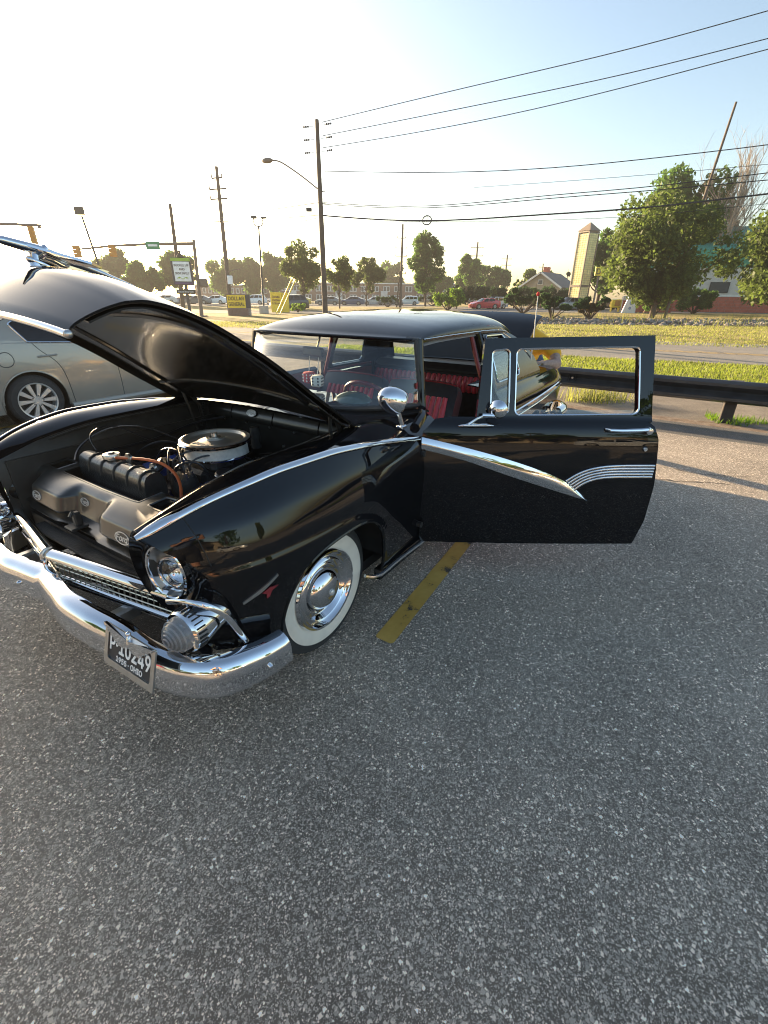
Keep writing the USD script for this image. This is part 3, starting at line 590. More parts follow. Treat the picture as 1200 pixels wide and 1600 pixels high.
# ---------------------------------------------------------------- shop with teal roof
sh = thing('shop_building', (50, 73, 0), rad(-24), 'low stucco shop with teal metal roof and red brick plinth behind the maples', 'building')
Lx, Ly, Hw = 24.0, 16.0, 5.6
put(sh, 'wall', box(0, 0, Hw / 2 + .7, Lx, Ly, Hw - 1.4), 'stucco')
pb = put(sh, 'plinth', box(0, 0, .95, Lx + .1, Ly + .1, 1.9), 'mortar')
for r_ in range(5):
    for c_i in range(28): put(pb, 'brick_panel', box(-Lx / 2 + .5 + c_i * .86 - (.2 if r_ % 2 else 0), -Ly / 2 - .07, .22 + r_ * .37, .83, .06, .35, .01), 'brick_red')
put(sh, 'ledge', box(0, 0, 2.0, Lx + .3, Ly + .3, .14), 'frame_pale')
for x_ in (-8, -3, 3, 8): fr = put(sh, 'window', box(x_, -Ly / 2 - .03, 3.0, 2.2, .1, 1.3), 'plastic_trim'); put(fr, 'pane', box(x_, -Ly / 2 - .09, 3.0, 2.0, .03, 1.1), 'window_dark')
o_, r0, rr = 1.2, 5.3, 10.6
def hip(x0, y0, x1, y1, z0, x2, y2, x3, y3, z1):
    v = [(x0, y0, z0), (x1, y0, z0), (x1, y1, z0), (x0, y1, z0), (x2, y2, z1), (x3, y2, z1), (x3, y3, z1), (x2, y3, z1)]
    return trimesh.Trimesh(v, [(0, 1, 5), (0, 5, 4), (1, 2, 6), (1, 6, 5), (2, 3, 7), (2, 7, 6), (3, 0, 4), (3, 4, 7), (4, 5, 6), (4, 6, 7), (0, 2, 1), (0, 3, 2)], process=False)
rf = put(sh, 'roof', hip(-Lx / 2 - o_, -Ly / 2 - o_, Lx / 2 + o_, Ly / 2 + o_, 7.3, -3, -1, 3, 1, rr), 'teal_metal', False)
put(sh, 'fascia', hip(-Lx / 2 - .1, -Ly / 2 - .1, Lx / 2 + .1, Ly / 2 + .1, 5.35, -Lx / 2 - o_, -Ly / 2 - o_, Lx / 2 + o_, Ly / 2 + o_, 7.28), 'teal_metal', False)
for k in range(44):                                           # standing seams on the near slope
    a = -Lx / 2 - o_ + .3 + k * .6; t_ = min(1, max(0, (Lx / 2 + o_ - abs(a)) / (Lx / 2 + o_ - 3)))
    b0 = np.array([a, -Ly / 2 - o_, 7.33]); xt = np.clip(a, -3, 3) * 1.0
    e = b0 + (np.array([a, -1, rr + .03]) - b0) * (1 if abs(a) < 3 else t_)
    put(rf, 'seam', tube([b0, e], .035, 4), 'teal_metal')
pl_ = thing('brick_wall', (33.2, 63.5, 0), rad(-8), 'low red brick wall with pale coping behind the maple trunk', 'wall')
put(pl_, 'wall', box(0, 0, .7, 6.0, .4, 1.4), 'mortar'); put(pl_, 'coping', box(0, 0, 1.65, 6.1, .6, .5, .02), 'stucco')
for r_ in range(5):
    for c_i in range(12): put(pl_, 'brick_panel', box(-2.75 + c_i * .5, -.2, .15 + r_ * .28, .48, .06, .26, .01), 'brick_red')
ice = thing('ice_sign', (29.3, 60, 0), -.15, 'pale tapering sign board with blue letters ICE standing on the lot', 'sign')
put(ice, 'board', T(prism(Polygon([(-.75, 0), (.8, 0), (.62, 2.2), (-.15, 2.2)]), .25), (0, .12, .02), rx=math.pi / 2), 'sign_white')
for s, z_ in (('I', 1.45), ('C', .95), ('e', .42)): text(ice, 'lettering', s, .36, (.18 - (1.5 - z_) * .1, -.14, z_), 0, 'letter_blue', True)
dgs = thing('wall_sign', (30.0, 72, 0), 0, 'small yellow box sign half hidden by the maple leaves', 'sign')
put(dgs, 'panel', box(0, 0, 5.0, 1.3, .2, 1.1, .02), 'sign_yellow'); text(dgs, 'lettering', 'D', .7, (-.2, -.11, 4.65), 0, 'sign_text', True); put(dgs, 'post', box(0, .2, 2.4, .2, .2, 4.8), 'steel_pole')
bx = thing('news_box', (30.4, 66, 0), 0, 'yellow boxy vending rack beside the ice sign', 'rack')
put(bx, 'cabinet', box(0, 0, 1.0, 1.3, .6, 1.0, .05), 'sign_yellow'); [put(bx, 'leg', box(i * .5, 0, .25, .1, .4, .5), 'sign_yellow') for i in (-1, 1)]; put(bx, 'door', box(.1, -.31, 1.05, .7, .03, .7, .01), 'signal_amber')

# ---------------------------------------------------------------- long brick apartment block
ab = thing('apartment_block', (-25, 172, 0), rad(4), 'long two storey brown brick apartment block with pale window bays across the far side', 'building')
def wing(x0, x1, ztop, yoff, pairs, step):
    cx, w_ = (x0 + x1) / 2, x1 - x0
    put(ab, 'wall', box(cx, yoff, ztop / 2, w_, 12, ztop), 'brick_dark'); put(ab, 'roof', box(cx, yoff, ztop + .15, w_ + .8, 12.6, .3), 'frame_pale')
    x_ = x0 + step * .6
    while x_ < x1 - step * .4:
        for z_ in (ztop - 1.5, ztop - 4.1):
            bay = put(ab, 'window_bay', box(x_, yoff - 6.03, z_, step * .62, .12, 1.7), 'panel_pale')
            for s in ((-1, 1) if pairs else (0,)): put(bay, 'pane', box(x_ + s * step * .15, yoff - 6.11, z_ + .05, step * (.2 if pairs else .4), .06, 1.3), 'window_dark')
        x_ += step
wing(-38, -14.5, 4.3, 2, False, 1.8); wing(-14.4, 34, 5.2, 0, True, 3.7); wing(34.1, 62, 5.4, 3, True, 3.7)
for x_ in (-6, 9, 24): put(ab, 'porch', box(x_, -6.6, 1.6, 2.2, 1.2, 3.0, .05), 'panel_pale')
hs = thing('gabled_house', (33.2, 103, 0), rad(-38), 'tan house with grey shingle roof and red chimney behind the hedge', 'house')
put(hs, 'wall', [box(0, 0, 1.7, 8, 10, 3.4)], 'house_siding'); g_ = trimesh.Trimesh([(-4, -5, 3.4), (4, -5, 3.4), (0, -5, 5.9), (-4, 5, 3.4), (4, 5, 3.4), (0, 5, 5.9)], [(0, 1, 2), (3, 5, 4), (0, 2, 5), (0, 5, 3), (1, 4, 5), (1, 5, 2)], process=False)
put(hs, 'gable', g_, 'house_siding', False)
for s in (-1, 1): put(hs, 'roof', T(box(0, 0, 0, 5.15, 11, .18, .02), (s * 2.25, 0, 4.68), ry=s * math.atan2(2.5, 4)), 'roof_shingle'); put(hs, 'bargeboard', T(box(0, 0, 0, 5.1, .12, .3, .01), (s * 2.25, -5.55, 4.6), ry=s * math.atan2(2.5, 4)), 'frame_pale')
put(hs, 'chimney', box(-1.5, 1.5, 6.0, 1.1, 1.1, 2.4, .03), 'brick_red')
fw = put(hs, 'window', box(0, -5.05, 4.3, 1.0, .12, .9), 'frame_pale'); put(fw, 'pane', box(0, -5.12, 4.3, .8, .06, .7), 'window_dark')
fw = put(hs, 'window', box(4.05, -1, 2.0, .12, 1.4, 1.2), 'frame_pale'); put(fw, 'pane', box(4.12, -1, 2.0, .06, 1.2, 1.0), 'window_dark')

# ---------------------------------------------------------------- trees and shrubs
def leaves(c, n, R, size, seed, shell=.5, squash=1.0):
    """leaf-sized quads spread through clumps: c (k, 3) centres, R (k,) radii"""
    g = np.random.default_rng(seed); k = g.choice(len(c), n, p=R ** 2 / (R ** 2).sum())
    d = g.normal(size=(n, 3)); d /= np.linalg.norm(d, axis=1, keepdims=True)
    r = R[k] * (shell + (1 - shell) * g.uniform(0, 1, n) ** .7) * g.uniform(.8, 1.15, n)
    p = c[k] + d * r[:, None] * [1, 1, squash]
    a = g.normal(size=(n, 3)); a /= np.linalg.norm(a, axis=1, keepdims=True)
    b = np.cross(a, d + g.normal(size=(n, 3)) * .6); b /= np.maximum(np.linalg.norm(b, axis=1, keepdims=True), 1e-6)
    s = size * g.uniform(.6, 1.3, n)[:, None]
    v = np.stack([p - a * s, p + b * s * .55, p + a * s, p - b * s * .55], 1).reshape(-1, 3); o = np.arange(n) * 4
    return trimesh.Trimesh(v, np.vstack([np.c_[o, o + 1, o + 2], np.c_[o, o + 2, o + 3]]), process=False)
def tree(name, loc, h, w, base, n, size, lm, seed, label, shape='round', trunk=.16, group=None, clumps=26, cat='tree', lean=(0, 0)):
    g = np.random.default_rng(seed); p = thing(name, loc, 0, label, cat, group)
    cz, rz_ = (h + base) / 2, (h - base) / 2; cs, rs = [], []
    while len(cs) < clumps:
        q = g.uniform(-1, 1, 3)
        if shape == 'round' and q @ q > 1: continue
        zz = (q[2] + 1) / 2
        if shape == 'cone': lim = 1 - zz * .95
        elif shape == 'column': lim = .85 - .35 * abs(q[2])
        elif shape == 'wide': lim = 1.0 if zz < .6 else 1 - (zz - .6) * 1.6
        else: lim = 2
        if math.hypot(q[0], q[1]) > lim: continue
        cs.append([q[0] * w / 2 * .82, q[1] * w / 2 * .82, cz + q[2] * rz_ * .86]); rs.append(min(w, 2 * rz_) * (.5 if shape == 'cone' else 1) * (g.uniform(.11, .22) if name == 'far_tree' else g.uniform(.08, .19)))
    cs, rs = np.array(cs) + np.array([lean[0], lean[1], 0]), np.array(rs)
    limbs = [tube([(0, 0, -.1), (lean[0] * .3, lean[1] * .3, base * .6), (lean[0] * .8, lean[1] * .8, cz), (lean[0], lean[1], h * .9)], [trunk, trunk * .85, trunk * .5, trunk * .12], 10)]
    for k in range(min(len(cs), 16)):
        z0 = base * .75 + g.uniform(0, .5) * (cs[k][2] - base * .75); z0 = max(.1, min(z0, cs[k][2]))
        s = np.array([lean[0] * .5, lean[1] * .5, z0]); m_ = (s + cs[k]) / 2 + [0, 0, -.08 * h * g.uniform(0, 1)]
        limbs.append(tube(spline([s, m_, cs[k]], 6), np.linspace(trunk * .42, trunk * .08, 6), 6))
    put(p, 'trunk', limbs, 'bark', 60)
    put(p, 'crown', leaves(cs, n, rs, size, seed + 1), lm, False); return p
TR = [
 # name, loc, h, w, base, n, leaf, material, seed, label, shape, trunk
 ('maple_tree', (24.6, 45.7, 0), 10.3, 11.8, 1.5, 16000, .19, 'leaf_warm', 1, 'large warm green maple with dark trunk in the rocky bed right of centre', 'round', .27, 60),
 ('maple_tree', (40.0, 51, 0), 11.6, 13.0, 1.6, 12000, .24, 'leaf_warm', 2, 'spreading maple cut by the right frame edge in front of the teal roof', 'wide', .26, 40),
 ('shade_tree', (40.5, 74, 0), 18.2, 13.0, 3.0, 12000, .34, 'leaf_mid', 3, 'tall dark crowned tree rising above the large warm maple', 'round', .4, 46),
 ('shade_tree', (33.0, 78, 0), 11.5, 8.5, 2.0, 5000, .34, 'leaf_mid', 33, 'rounded tree filling in behind the left side of the warm maple', 'round', .3, 26),
 ('evergreen_tree', (50.5, 78, 0), 17.5, 7.0, 2.0, 7000, .32, 'leaf_dark', 4, 'dark evergreen behind the dead tree at the right edge', 'cone', .3, 34),
 ('evergreen_tree', (58, 76, 0), 16.0, 9.0, 2.0, 5000, .34, 'leaf_dark', 44, 'dark evergreen farthest right behind the shop', 'cone', .3, 30),
 ('street_tree', (-10.6, 65, 0), 7.9, 5.6, 1.7, 5200, .19, 'leaf_warm', 5, 'young street tree just left of the main utility pole', 'round', .12, 30),
 ('street_tree', (-6.5, 70, 0), 6.6, 4.5, 1.7, 3600, .19, 'leaf_warm', 6, 'young street tree just right of the main utility pole', 'round', .11, 24),
 ('street_tree', (-3.4, 88, 0), 7.7, 6.2, 2.0, 4000, .23, 'leaf_warm', 7, 'young street tree second to the right of the main utility pole', 'round', .13, 24),
 ('tall_tree', (7.1, 90, 0), 12.0, 7.6, 1.4, 7500, .26, 'leaf_mid', 8, 'tall egg shaped tree standing over the car roof', 'column', .22, 34),
 ('far_tree', (-53, 100, 0), 9.6, 8.0, 2.2, 3500, .33, 'leaf_warm', 9, 'pale feathery tree at far left under the signal head', 'round', .25, 18),
 ('far_tree', (-40.6, 85, 0), 6.3, 7.8, 1.2, 5200, .26, 'leaf_mid', 10, 'dense domed tree at far left below the signal arm', 'round', .25, 30),
 ('far_tree', (-38.5, 95, 0), 8.6, 6.8, 1.5, 3200, .33, 'leaf_mid', 11, 'broad tree behind the message sign', 'round', .25, 20),
 ('far_tree', (-44, 140, 0), 10.8, 10, 1.6, 3000, .46, 'leaf_mid', 12, 'leftmost of the row of big trees behind the brick block', 'round', .3, 22),
 ('far_tree', (-37.5, 142, 0), 11.6, 9, 1.6, 3000, .46, 'leaf_mid', 13, 'second of the row of big trees behind the three armed pole', 'round', .3, 22),
 ('far_tree', (-30.5, 140, 0), 12.4, 9.5, 1.6, 3200, .46, 'leaf_mid', 14, 'rightmost of the row of big trees, just behind the twin headed lamp', 'round', .3, 22),
 ('far_tree', (1.5, 190, 0), 13.5, 11, 2, 2500, .6, 'leaf_mid', 15, 'hazy tree peeping over the brick block left of the tall tree', 'round', .3, 18),
 ('far_tree', (21.4, 130, 0), 11.6, 8.0, 2, 3600, .42, 'leaf_mid', 16, 'dark rounded tree beside the nearest of the shrinking poles', 'round', .3, 22),
 ('far_tree', (31, 150, 0), 10.4, 13, 2, 3600, .5, 'leaf_mid', 17, 'wide hazy tree to the right of the nearest shrinking pole', 'round', .3, 26),
 ('far_tree', (14.5, 150, 0), 8.2, 11, 1, 3000, .5, 'leaf_mid', 18, 'low hazy tree between the tall tree and the dark rounded tree', 'round', .3, 22),
 ('far_tree', (37, 125, 0), 7.6, 9, 1, 2600, .44, 'leaf_warm', 19, 'sunlit tree just left of the house chimney', 'round', .25, 20),
 ('pine_tree', (42.6, 120, 0), 8.5, 4.4, 1, 2600, .33, 'leaf_dark', 20, 'small conifer behind the house right slope', 'cone', .2, 22),
 ('cypress', (10.7, 75, 0), 4.6, 2.0, .2, 2200, .14, 'leaf_warm', 21, 'pointed cypress at the left of the hedge', 'cone', .1, 22),
 ('cypress', (17.5, 80, 0), 4.6, 2.5, .2, 2200, .15, 'leaf_warm', 22, 'pointed cypress in the middle of the hedge, above the silver car', 'cone', .1, 22),
 ('cypress', (20.8, 81, 0), 5.2, 2.8, .2, 2200, .15, 'leaf_mid', 23, 'pointed cypress in front of the house gable', 'cone', .1, 22),
 ('cypress', (23.8, 80, 0), 4.8, 2.6, .2, 2200, .15, 'leaf_mid', 24, 'rightmost pointed cypress, below the house eave', 'cone', .1, 22),
]
for nm, loc, h, w, b_, n, sz, lm, sd, lab, shp, tk, cl in TR: tree(nm, loc, h, w, b_, int(n * (1.7 if nm == 'far_tree' else 1.15)), sz, lm, sd, lab, shp, tk, None, cl)
for k, (x_, y_, h_, w_, lm_) in enumerate(((-22, -30, 9, 9, 'leaf_mid'), (-11, -36, 11, 10, 'leaf_warm'), (1, -33, 8, 8, 'leaf_mid'), (12, -35, 10, 10, 'leaf_warm'), (24, -30, 12, 10, 'leaf_mid'), (34, -18, 9, 8, 'leaf_warm'), (-30, -14, 10, 9, 'leaf_mid'))):
    tree('shade_tree', (x_, y_, 0), h_, w_, 1.6, 2200, .34, lm_, 60 + k, ('first', 'second', 'third', 'fourth', 'fifth', 'sixth', 'seventh')[k] + ' shade tree on the lot edge behind the viewer, mirrored in the chrome', 'round', .22, None, 22)
bd = thing('lot_building', (6, -46, 0), .05, 'low tan brick building behind the viewer, mirrored in the black door', 'building')
put(bd, 'wall', box(0, 0, 2.6, 46, 10, 5.2), 'house_siding'); put(bd, 'roof', box(0, 0, 5.35, 47, 11, .3), 'roof_shingle')
for k in range(9): put(bd, 'window', box(-20 + k * 5, 5.02, 2.2, 2.6, .1, 2.4), 'window_dark')
def shrub(name, loc, h, w, n, size, lm, seed, label, spiky=False, depth=None, clumps=18):
    g = np.random.default_rng(seed); p = thing(name, loc, 0, label, 'shrub')
    cs = np.c_[g.uniform(-.42, .42, clumps) * w, g.uniform(-.42, .42, clumps) * (depth or w * .7), g.uniform(.3, .85, clumps) * h]
    if spiky: cs[:, 2] = h * (.45 + .4 * g.uniform(0, 1, clumps)); cs[::3, 2] *= 1.12
    rs = g.uniform(.14, .26, clumps) * min(h, w) * (1.0 if not spiky else .75)
    put(p, 'stem', [tube(spline([(g.normal() * .06, g.normal() * .06, 0), (c[0] * .5, c[1] * .5, c[2] * .45), c], 6), np.linspace(.055, .015, 6) * h / 2, 5) for c in cs[:12]], 'bark', 60)
    put(p, 'foliage', leaves(cs, n, rs, size, seed + 5, .35, .6 if spiky else 1.0), lm, False); return p
shrub('hedge', (16.5, 82.5, 0), 3.1, 16, 9000, .2, 'leaf_dark', 31, 'long dark hedge behind the red car', depth=2.5, clumps=60)
shrub('hedge', (26.5, 86, 0), 3.3, 12, 6000, .22, 'leaf_dark', 32, 'dark hedge below the gabled house', depth=2.5, clumps=44)
shrub('leafy_bush', (8.2, 66, 0), 2.7, 3.8, 3200, .15, 'leaf_bright', 34, 'bright yellow green bush at the left end of the hedge')
shrub('juniper', (14.9, 54, 0), 2.4, 5.0, 5200, .15, 'leaf_juniper', 35, 'spreading juniper in front of the red car', True, clumps=24)
shrub('juniper', (14.2, 42, 0), 1.95, 3.3, 4200, .11, 'leaf_juniper', 36, 'clipped juniper left of the two in the rocky bed', True)
shrub('juniper', (17.4, 42, 0), 1.9, 3.7, 4200, .11, 'leaf_juniper', 37, 'clipped brownish juniper right of the two in the rocky bed', True)
shrub('browned_juniper', (17.2, 41.6, 0), 1.35, 2.6, 1200, .11, 'leaf_brown', 38, 'browned lower branches in front of the right clipped juniper', True)
shrub('leafy_bush', (37.2, 60, 0), 2.8, 4.6, 5000, .15, 'leaf_mid', 39, 'round bush against the shop plinth right of the maple trunk')
shrub('leafy_bush', (29.9, 55, 0), 2.2, 2.4, 2200, .14, 'leaf_mid', 40, 'smaller bush at the foot of the leaning pole')
shrub('leafy_bush', (-9.4, 53, 0), .9, 1.6, 900, .1, 'leaf_bright', 41, 'small bush right of the yellow box sign')
shrub('juniper', (9.0, 96, 0), 2.0, 7.0, 2500, .2, 'leaf_juniper', 42, 'low junipers at the foot of the tall egg shaped tree', True)
shrub('juniper', (.3, 82, 0), 1.7, 4.0, 2000, .17, 'leaf_juniper', 43, 'low dark juniper left of the distant grey pole', True)
shrub('tufted_bush', (42.4, 50, 0), 2.4, 2.6, 1800, .16, 'blade_dry', 45, 'straw coloured bush at the foot of the right edge maple')
dt = thing('dead_tree', (43.5, 68, 0), 0, 'bare pale dead tree with upright branches above the teal roof', 'tree')
g = np.random.default_rng(11); br = [tube([(0, 0, 0), (.2, 0, 4), (.1, 0, 8)], [.38, .34, .24], 8)]
def grow(p, d, L, r, depth):
    q = [np.array(p, float)]; d = np.array(d, float)
    for k in range(5):
        d = d + g.normal(size=3) * .09 + [0, 0, .06]; d /= np.linalg.norm(d); q.append(q[-1] + d * L / 5)
    br.append(tube(np.array(q), np.linspace(r, r * .35, 6), 6 if depth < 2 else 4))
    if depth < 3:
        for k in range((7, 5, 4)[depth]):
            i = g.integers(1, 6); a = g.uniform(0, 2 * math.pi); e = d * .85 + np.array([math.cos(a), math.sin(a), .15]) * .5
            grow(q[i], e / np.linalg.norm(e), L * g.uniform(.42, .7), max(r * .42, .014), depth + 1)
for k in range(6):
    a = 2 * math.pi * k / 6 + g.uniform(-.3, .3); grow((.1, 0, 5.0 + .4 * k), (math.cos(a) * .22, math.sin(a) * .22, 1), g.uniform(6.0, 8.5), .15, 0)
put(dt, 'trunk', br, 'bark_dead', 60)
# ---------------------------------------------------------------- modern cars
def P(xs, ys): return PchipInterpolator(xs, ys)
def wheel_parts(root, x, y, r, w, side, spokes=10, n=36, rim='alloy', r_rim=.7):
    s = side
    wl = put(root, 'wheel', T(lathe([(r * .62, -w / 2), (r * .9, -w / 2), (r * .985, -w * .36), (r, -w * .2), (r, w * .2), (r * .985, w * .36), (r * .9, w / 2), (r * .72, w / 2 + .004), (r * .70, w * .46), (r * .62, w * .3)], n), (x, y, r), rx=-s * math.pi / 2), 'tyre_rubber', 40)
    k = r * r_rim
    out = [lathe([(k, w * .50), (k * 1.01, w * .53), (k * .94, w * .50), (k * .90, w * .30), (k * .88, -w * .3)], n), lathe([(0, w * .44), (k * .14, w * .45), (k * .22, w * .40), (k * .22, w * .25)], 18)]
    for i in range(spokes):
        a = 2 * math.pi * i / spokes
        sp = Polygon([(k * .16, -k * .055), (k * .95, -k * .125), (k * .95, k * .125), (k * .16, k * .055)])
        out.append(T(prism(sp, w * .16, w * .30), rz=a))
    put(wl, 'rim', [T(m, (x, y, r), rx=-s * math.pi / 2) for m in out], rim, 30)
    put(wl, 'disc', T(lathe([(0, w * .05), (k * .86, w * .05)], 24), (x, y, r), rx=-s * math.pi / 2), 'engine_dark', False)
    put(wl, 'lug', [T(lathe([(0, .012), (.011, .012), (.011, 0)], 8), (0, 0, 0)) for _ in ()] or [T(T(lathe([(0, w * .46), (k * .05, w * .46), (k * .05, w * .40)], 8), (k * .28 * math.cos(a), k * .28 * math.sin(a), 0)), (x, y, r), rx=-s * math.pi / 2) for a in np.linspace(0, 2 * math.pi, 5, endpoint=False)], 'plastic_trim', 30)
def modern_car(root, paint, d, detail=False):
    ro, wb, fo, hw0, H_, belt = d['ro'], d['wb'], d['fo'], d['hw'], d['h'], d['belt']
    x0, x1 = -ro, wb + fo; st = .06 if detail else .18
    hw = P([x0, x0 + .12, x0 + .5, wb * .5, x1 - .7, x1 - .2, x1], [hw0 * .80, hw0 * .91, hw0 * .985, hw0, hw0 * .97, hw0 * .86, hw0 * .70])
    sz = P([.15, .28, .5, .68, .86, 1.2], [.955, .985, 1.0, .992, .972, .90])
    zb = P([x0, x0 + .25, d['x0b'], .6, d['x1b'] - .1, d['x1b'] + .3, x1 - .25, x1], [d['tail'] - .06, d['tail'], d['tail'] + .03, belt + .02, belt - .02, belt - .03, d['nose'] + .03, d['nose'] - .1])
    ra = .385
    for s in (1, -1):
        F = lambda a, b, s=s: np.stack([a, s * hw(a) * sz(b), b], -1)
        xs = np.linspace(x0, x1, 50)
        pg = Polygon(np.vstack([np.c_[xs, zb(xs)], [(x1, .25), (x1 - .2, .2), (x0 + .2, .22), (x0, .3)]])).difference(circle(0, d['r'], ra)).difference(circle(wb, d['r'], ra)).difference(shapely.box(-ra, 0, ra, d['r'])).difference(shapely.box(wb - ra, 0, wb + ra, d['r']))
        sd = put(root, 'side_panel', patch(F, pg, st, .03, -s), paint)
        for cx_ in (0, wb): put(root, 'wheel_arch', tube([np.array([cx_ + (ra + .0) * math.cos(t_), s * (hw(cx_ + ra * math.cos(t_)) * float(sz(d['r'] + ra * math.sin(t_))) + .002), d['r'] + ra * math.sin(t_)]) for t_ in np.linspace(0, math.pi, 22)], .010, 6, False), paint); put(root, 'wheel_well', T(lathe([(ra + .02, 0), (ra + .02, .3), (0, .3)], 24), (cx_, s * (hw0 * .985), d['r']), rx=s * math.pi / 2), 'dark_cavity')
        for cx_ in (0, wb): wheel_parts(root, cx_, s * (hw0 - .115), d['r'], .21, s, 10, 40 if detail else 20)
        put(root, 'sill', tube([(ra + .02, s * hw0 * .965, .20), (wb - ra - .02, s * hw0 * .965, .20)], .05, 8), paint if not detail else paint)
        # cabin side with its window openings
        zr = lambda a: H_ - .05 - .03 * ((a - (d['x0r'] + d['x1r']) / 2) / 1.2) ** 2
        def G(a, b, s=s, off=0.0):
            h = np.clip((b - belt) / (H_ - .05 - belt), -.3, 1.2); return np.stack([a, s * (hw(a) * .955 * (1 - h) + (hw0 * .70) * h + off + .02 * np.sin(np.clip(h, 0, 1) * math.pi)), b], -1)
        cab = Polygon([(d['x0b'], float(zb(d['x0b'])) - .02), (d['x1b'], belt - .06), (d['x1r'], zr(d['x1r'])), (d['x0r'], zr(d['x0r']))]).buffer(.02)
        win = [Polygon(q).buffer(-.02).buffer(.02, quad_segs=4) for q in d['win']]
        wall = cab
        for q in win: wall = wall.difference(q)
        put(root, 'cabin_side', patch(G, wall, st, .03, -s), paint)
        for q in win:
            put(root, 'side_window', patch(lambda a, b, s=s: G(a, b, s, -.012), q.buffer(.015), .15, .004, -s), 'glass_dark')
            if detail:
                rg = np.array(q.buffer(.004).exterior.coords); put(root, 'window_trim', tube(G(rg[:, 0], rg[:, 1], s, .004), .011, 6, False), 'chrome')
        if s == -1 or not detail:
            for hx in d['handles']:
                y_ = s * hw(hx) * float(sz(belt - .13))
                put(root, 'door_handle', tube([(hx - .11, y_ + s * .004, belt - .135), (hx - .09, y_ + s * .03, belt - .13), (hx + .09, y_ + s * .03, belt - .125), (hx + .11, y_ + s * .004, belt - .125)], .014, 6), paint)
            for line in d['seams']:
                q = np.array(spline(line, 20)); put(root, 'panel_gap', tube(np.c_[q[:, 0], s * (hw(q[:, 0]) * sz(q[:, 1]) - .001), q[:, 1]], .005, 5), 'plastic_trim')
        put(root, 'mirror', T(trimesh.creation.icosphere(2, 1), (d['x1b'] - .38, s * (hw0 + .09), belt + .06), sc=(.07, .11, .07)), paint)
    D = lambda a, b: np.stack([a, b * hw(a) * sz(zb(a)), zb(a) + .045 * (1 - b ** 2) - .012 * np.abs(b) ** 6], -1)
    put(root, 'bonnet', patch(D, shapely.box(d['x1b'] - .25, -1, x1, 1), (st * 2, .12), .02, 1), paint)
    put(root, 'boot_lid', patch(D, shapely.box(x0, -1, d['x0b'] + .1, 1), (st * 2, .12), .02, 1), paint)
    R = lambda a, b: np.stack([a, b * hw0 * .705, H_ - .05 - .03 * ((a - (d['x0r'] + d['x1r']) / 2) / 1.2) ** 2 + .05 * (1 - b ** 2)], -1)
    put(root, 'roof', patch(R, shapely.box(d['x0r'] - .02, -1, d['x1r'] + .02, 1), (.12, .12), .03, 1), paint)
    for nm, xb, xr, sg_ in (('windscreen', d['x1b'], d['x1r'], 1), ('rear_window', d['x0b'], d['x0r'], -1)):
        z0_ = belt - .03 if sg_ == 1 else float(zb(d['x0b'])) + .01
        S_ = lambda b, h, xb=xb, xr=xr, sg_=sg_, z0_=z0_: np.stack([xb + (xr - xb) * h + sg_ * .10 * (1 - b ** 2), b * (hw0 * .93 * (1 - h) + hw0 * .69 * h), z0_ + (H_ - .04 - z0_) * h + .04 * (1 - b ** 2) * h], -1)
        put(root, nm, patch(S_, shapely.box(-.97, .02, .97, .96), .12, .006, sg_), 'glass_dark')
    for nm, xe, sg_ in (('front_bumper', x1, 1), ('rear_bumper', x0, -1)):
        B = lambda b, z_, xe=xe, sg_=sg_: np.stack([xe + sg_ * (.10 * (1 - b ** 2) + .03 * np.sin((z_ - .2) / .6 * math.pi)), b * hw(xe) * sz(z_), z_], -1)
        top = float(zb(xe)) + .01
        put(root, nm, patch(B, shapely.box(-1, .2, 1, top), .1, .02, sg_), paint)
        for s in (-1, 1): put(root, 'headlight' if sg_ == 1 else 'tail_light', patch(lambda b, z_, B=B, sg_=sg_: B(b, z_) + np.array([sg_ * .008, 0, 0]), Polygon([(s * .62, top - .2), (s * .97, top - .22), (s * .98, top - .06), (s * .66, top - .07)]), .1, .01, sg_), 'lens_clear' if sg_ == 1 else 'lens_red')
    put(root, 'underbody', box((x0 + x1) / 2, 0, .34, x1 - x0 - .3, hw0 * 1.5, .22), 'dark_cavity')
SEDAN = dict(ro=1.05, wb=2.75, fo=.95, hw=.885, h=1.50, belt=1.02, tail=1.10, nose=.74, r=.335, x0b=-.62, x0r=.30, x1r=1.55, x1b=2.45,
    win=[[(.10, 1.075), (-.02, 1.29), (.16, 1.375), (.95, 1.41), (1.10, 1.01)], [(1.17, 1.00), (1.04, 1.41), (1.50, 1.39), (2.16, .985)]], handles=[.27, 1.33],
    seams=[[(.14, 1.06), (.22, .95), (.36, .80), (.42, .62), (.44, .42), (.46, .22)], [(1.14, 1.02), (1.15, .8), (1.16, .5), (1.165, .22)], [(2.2, .98), (2.25, .7), (2.2, .4), (2.18, .22)], [(-.28, .94), (-.16, .96), (-.12, .90), (-.14, .82), (-.26, .80), (-.30, .86), (-.28, .94)]])
SUV = dict(ro=.95, wb=2.7, fo=.9, hw=.90, h=1.70, belt=1.08, tail=1.15, nose=.88, r=.35, x0b=-.64, x0r=-.50, x1r=1.55, x1b=2.35,
    win=[[(-.50, 1.16), (-.42, 1.52), (.10, 1.56), (.2, 1.12)], [(.28, 1.12), (.2, 1.56), (.95, 1.58), (1.05, 1.10)], [(1.13, 1.10), (1.05, 1.58), (1.5, 1.56), (2.1, 1.08)]], handles=[.35, 1.3], seams=[[(1.1, 1.08), (1.12, .6), (1.12, .25)], [(.25, 1.1), (.4, .75), (.45, .3)]])
HEAD = math.atan2(RV[1], RV[0])
sv = thing('silver_car', car(1.215, -6.085), HEAD, 'silver beige modern car with ten spoke alloy wheel parked beyond the open hood', 'car')
modern_car(sv, 'silver_paint', SEDAN, True)
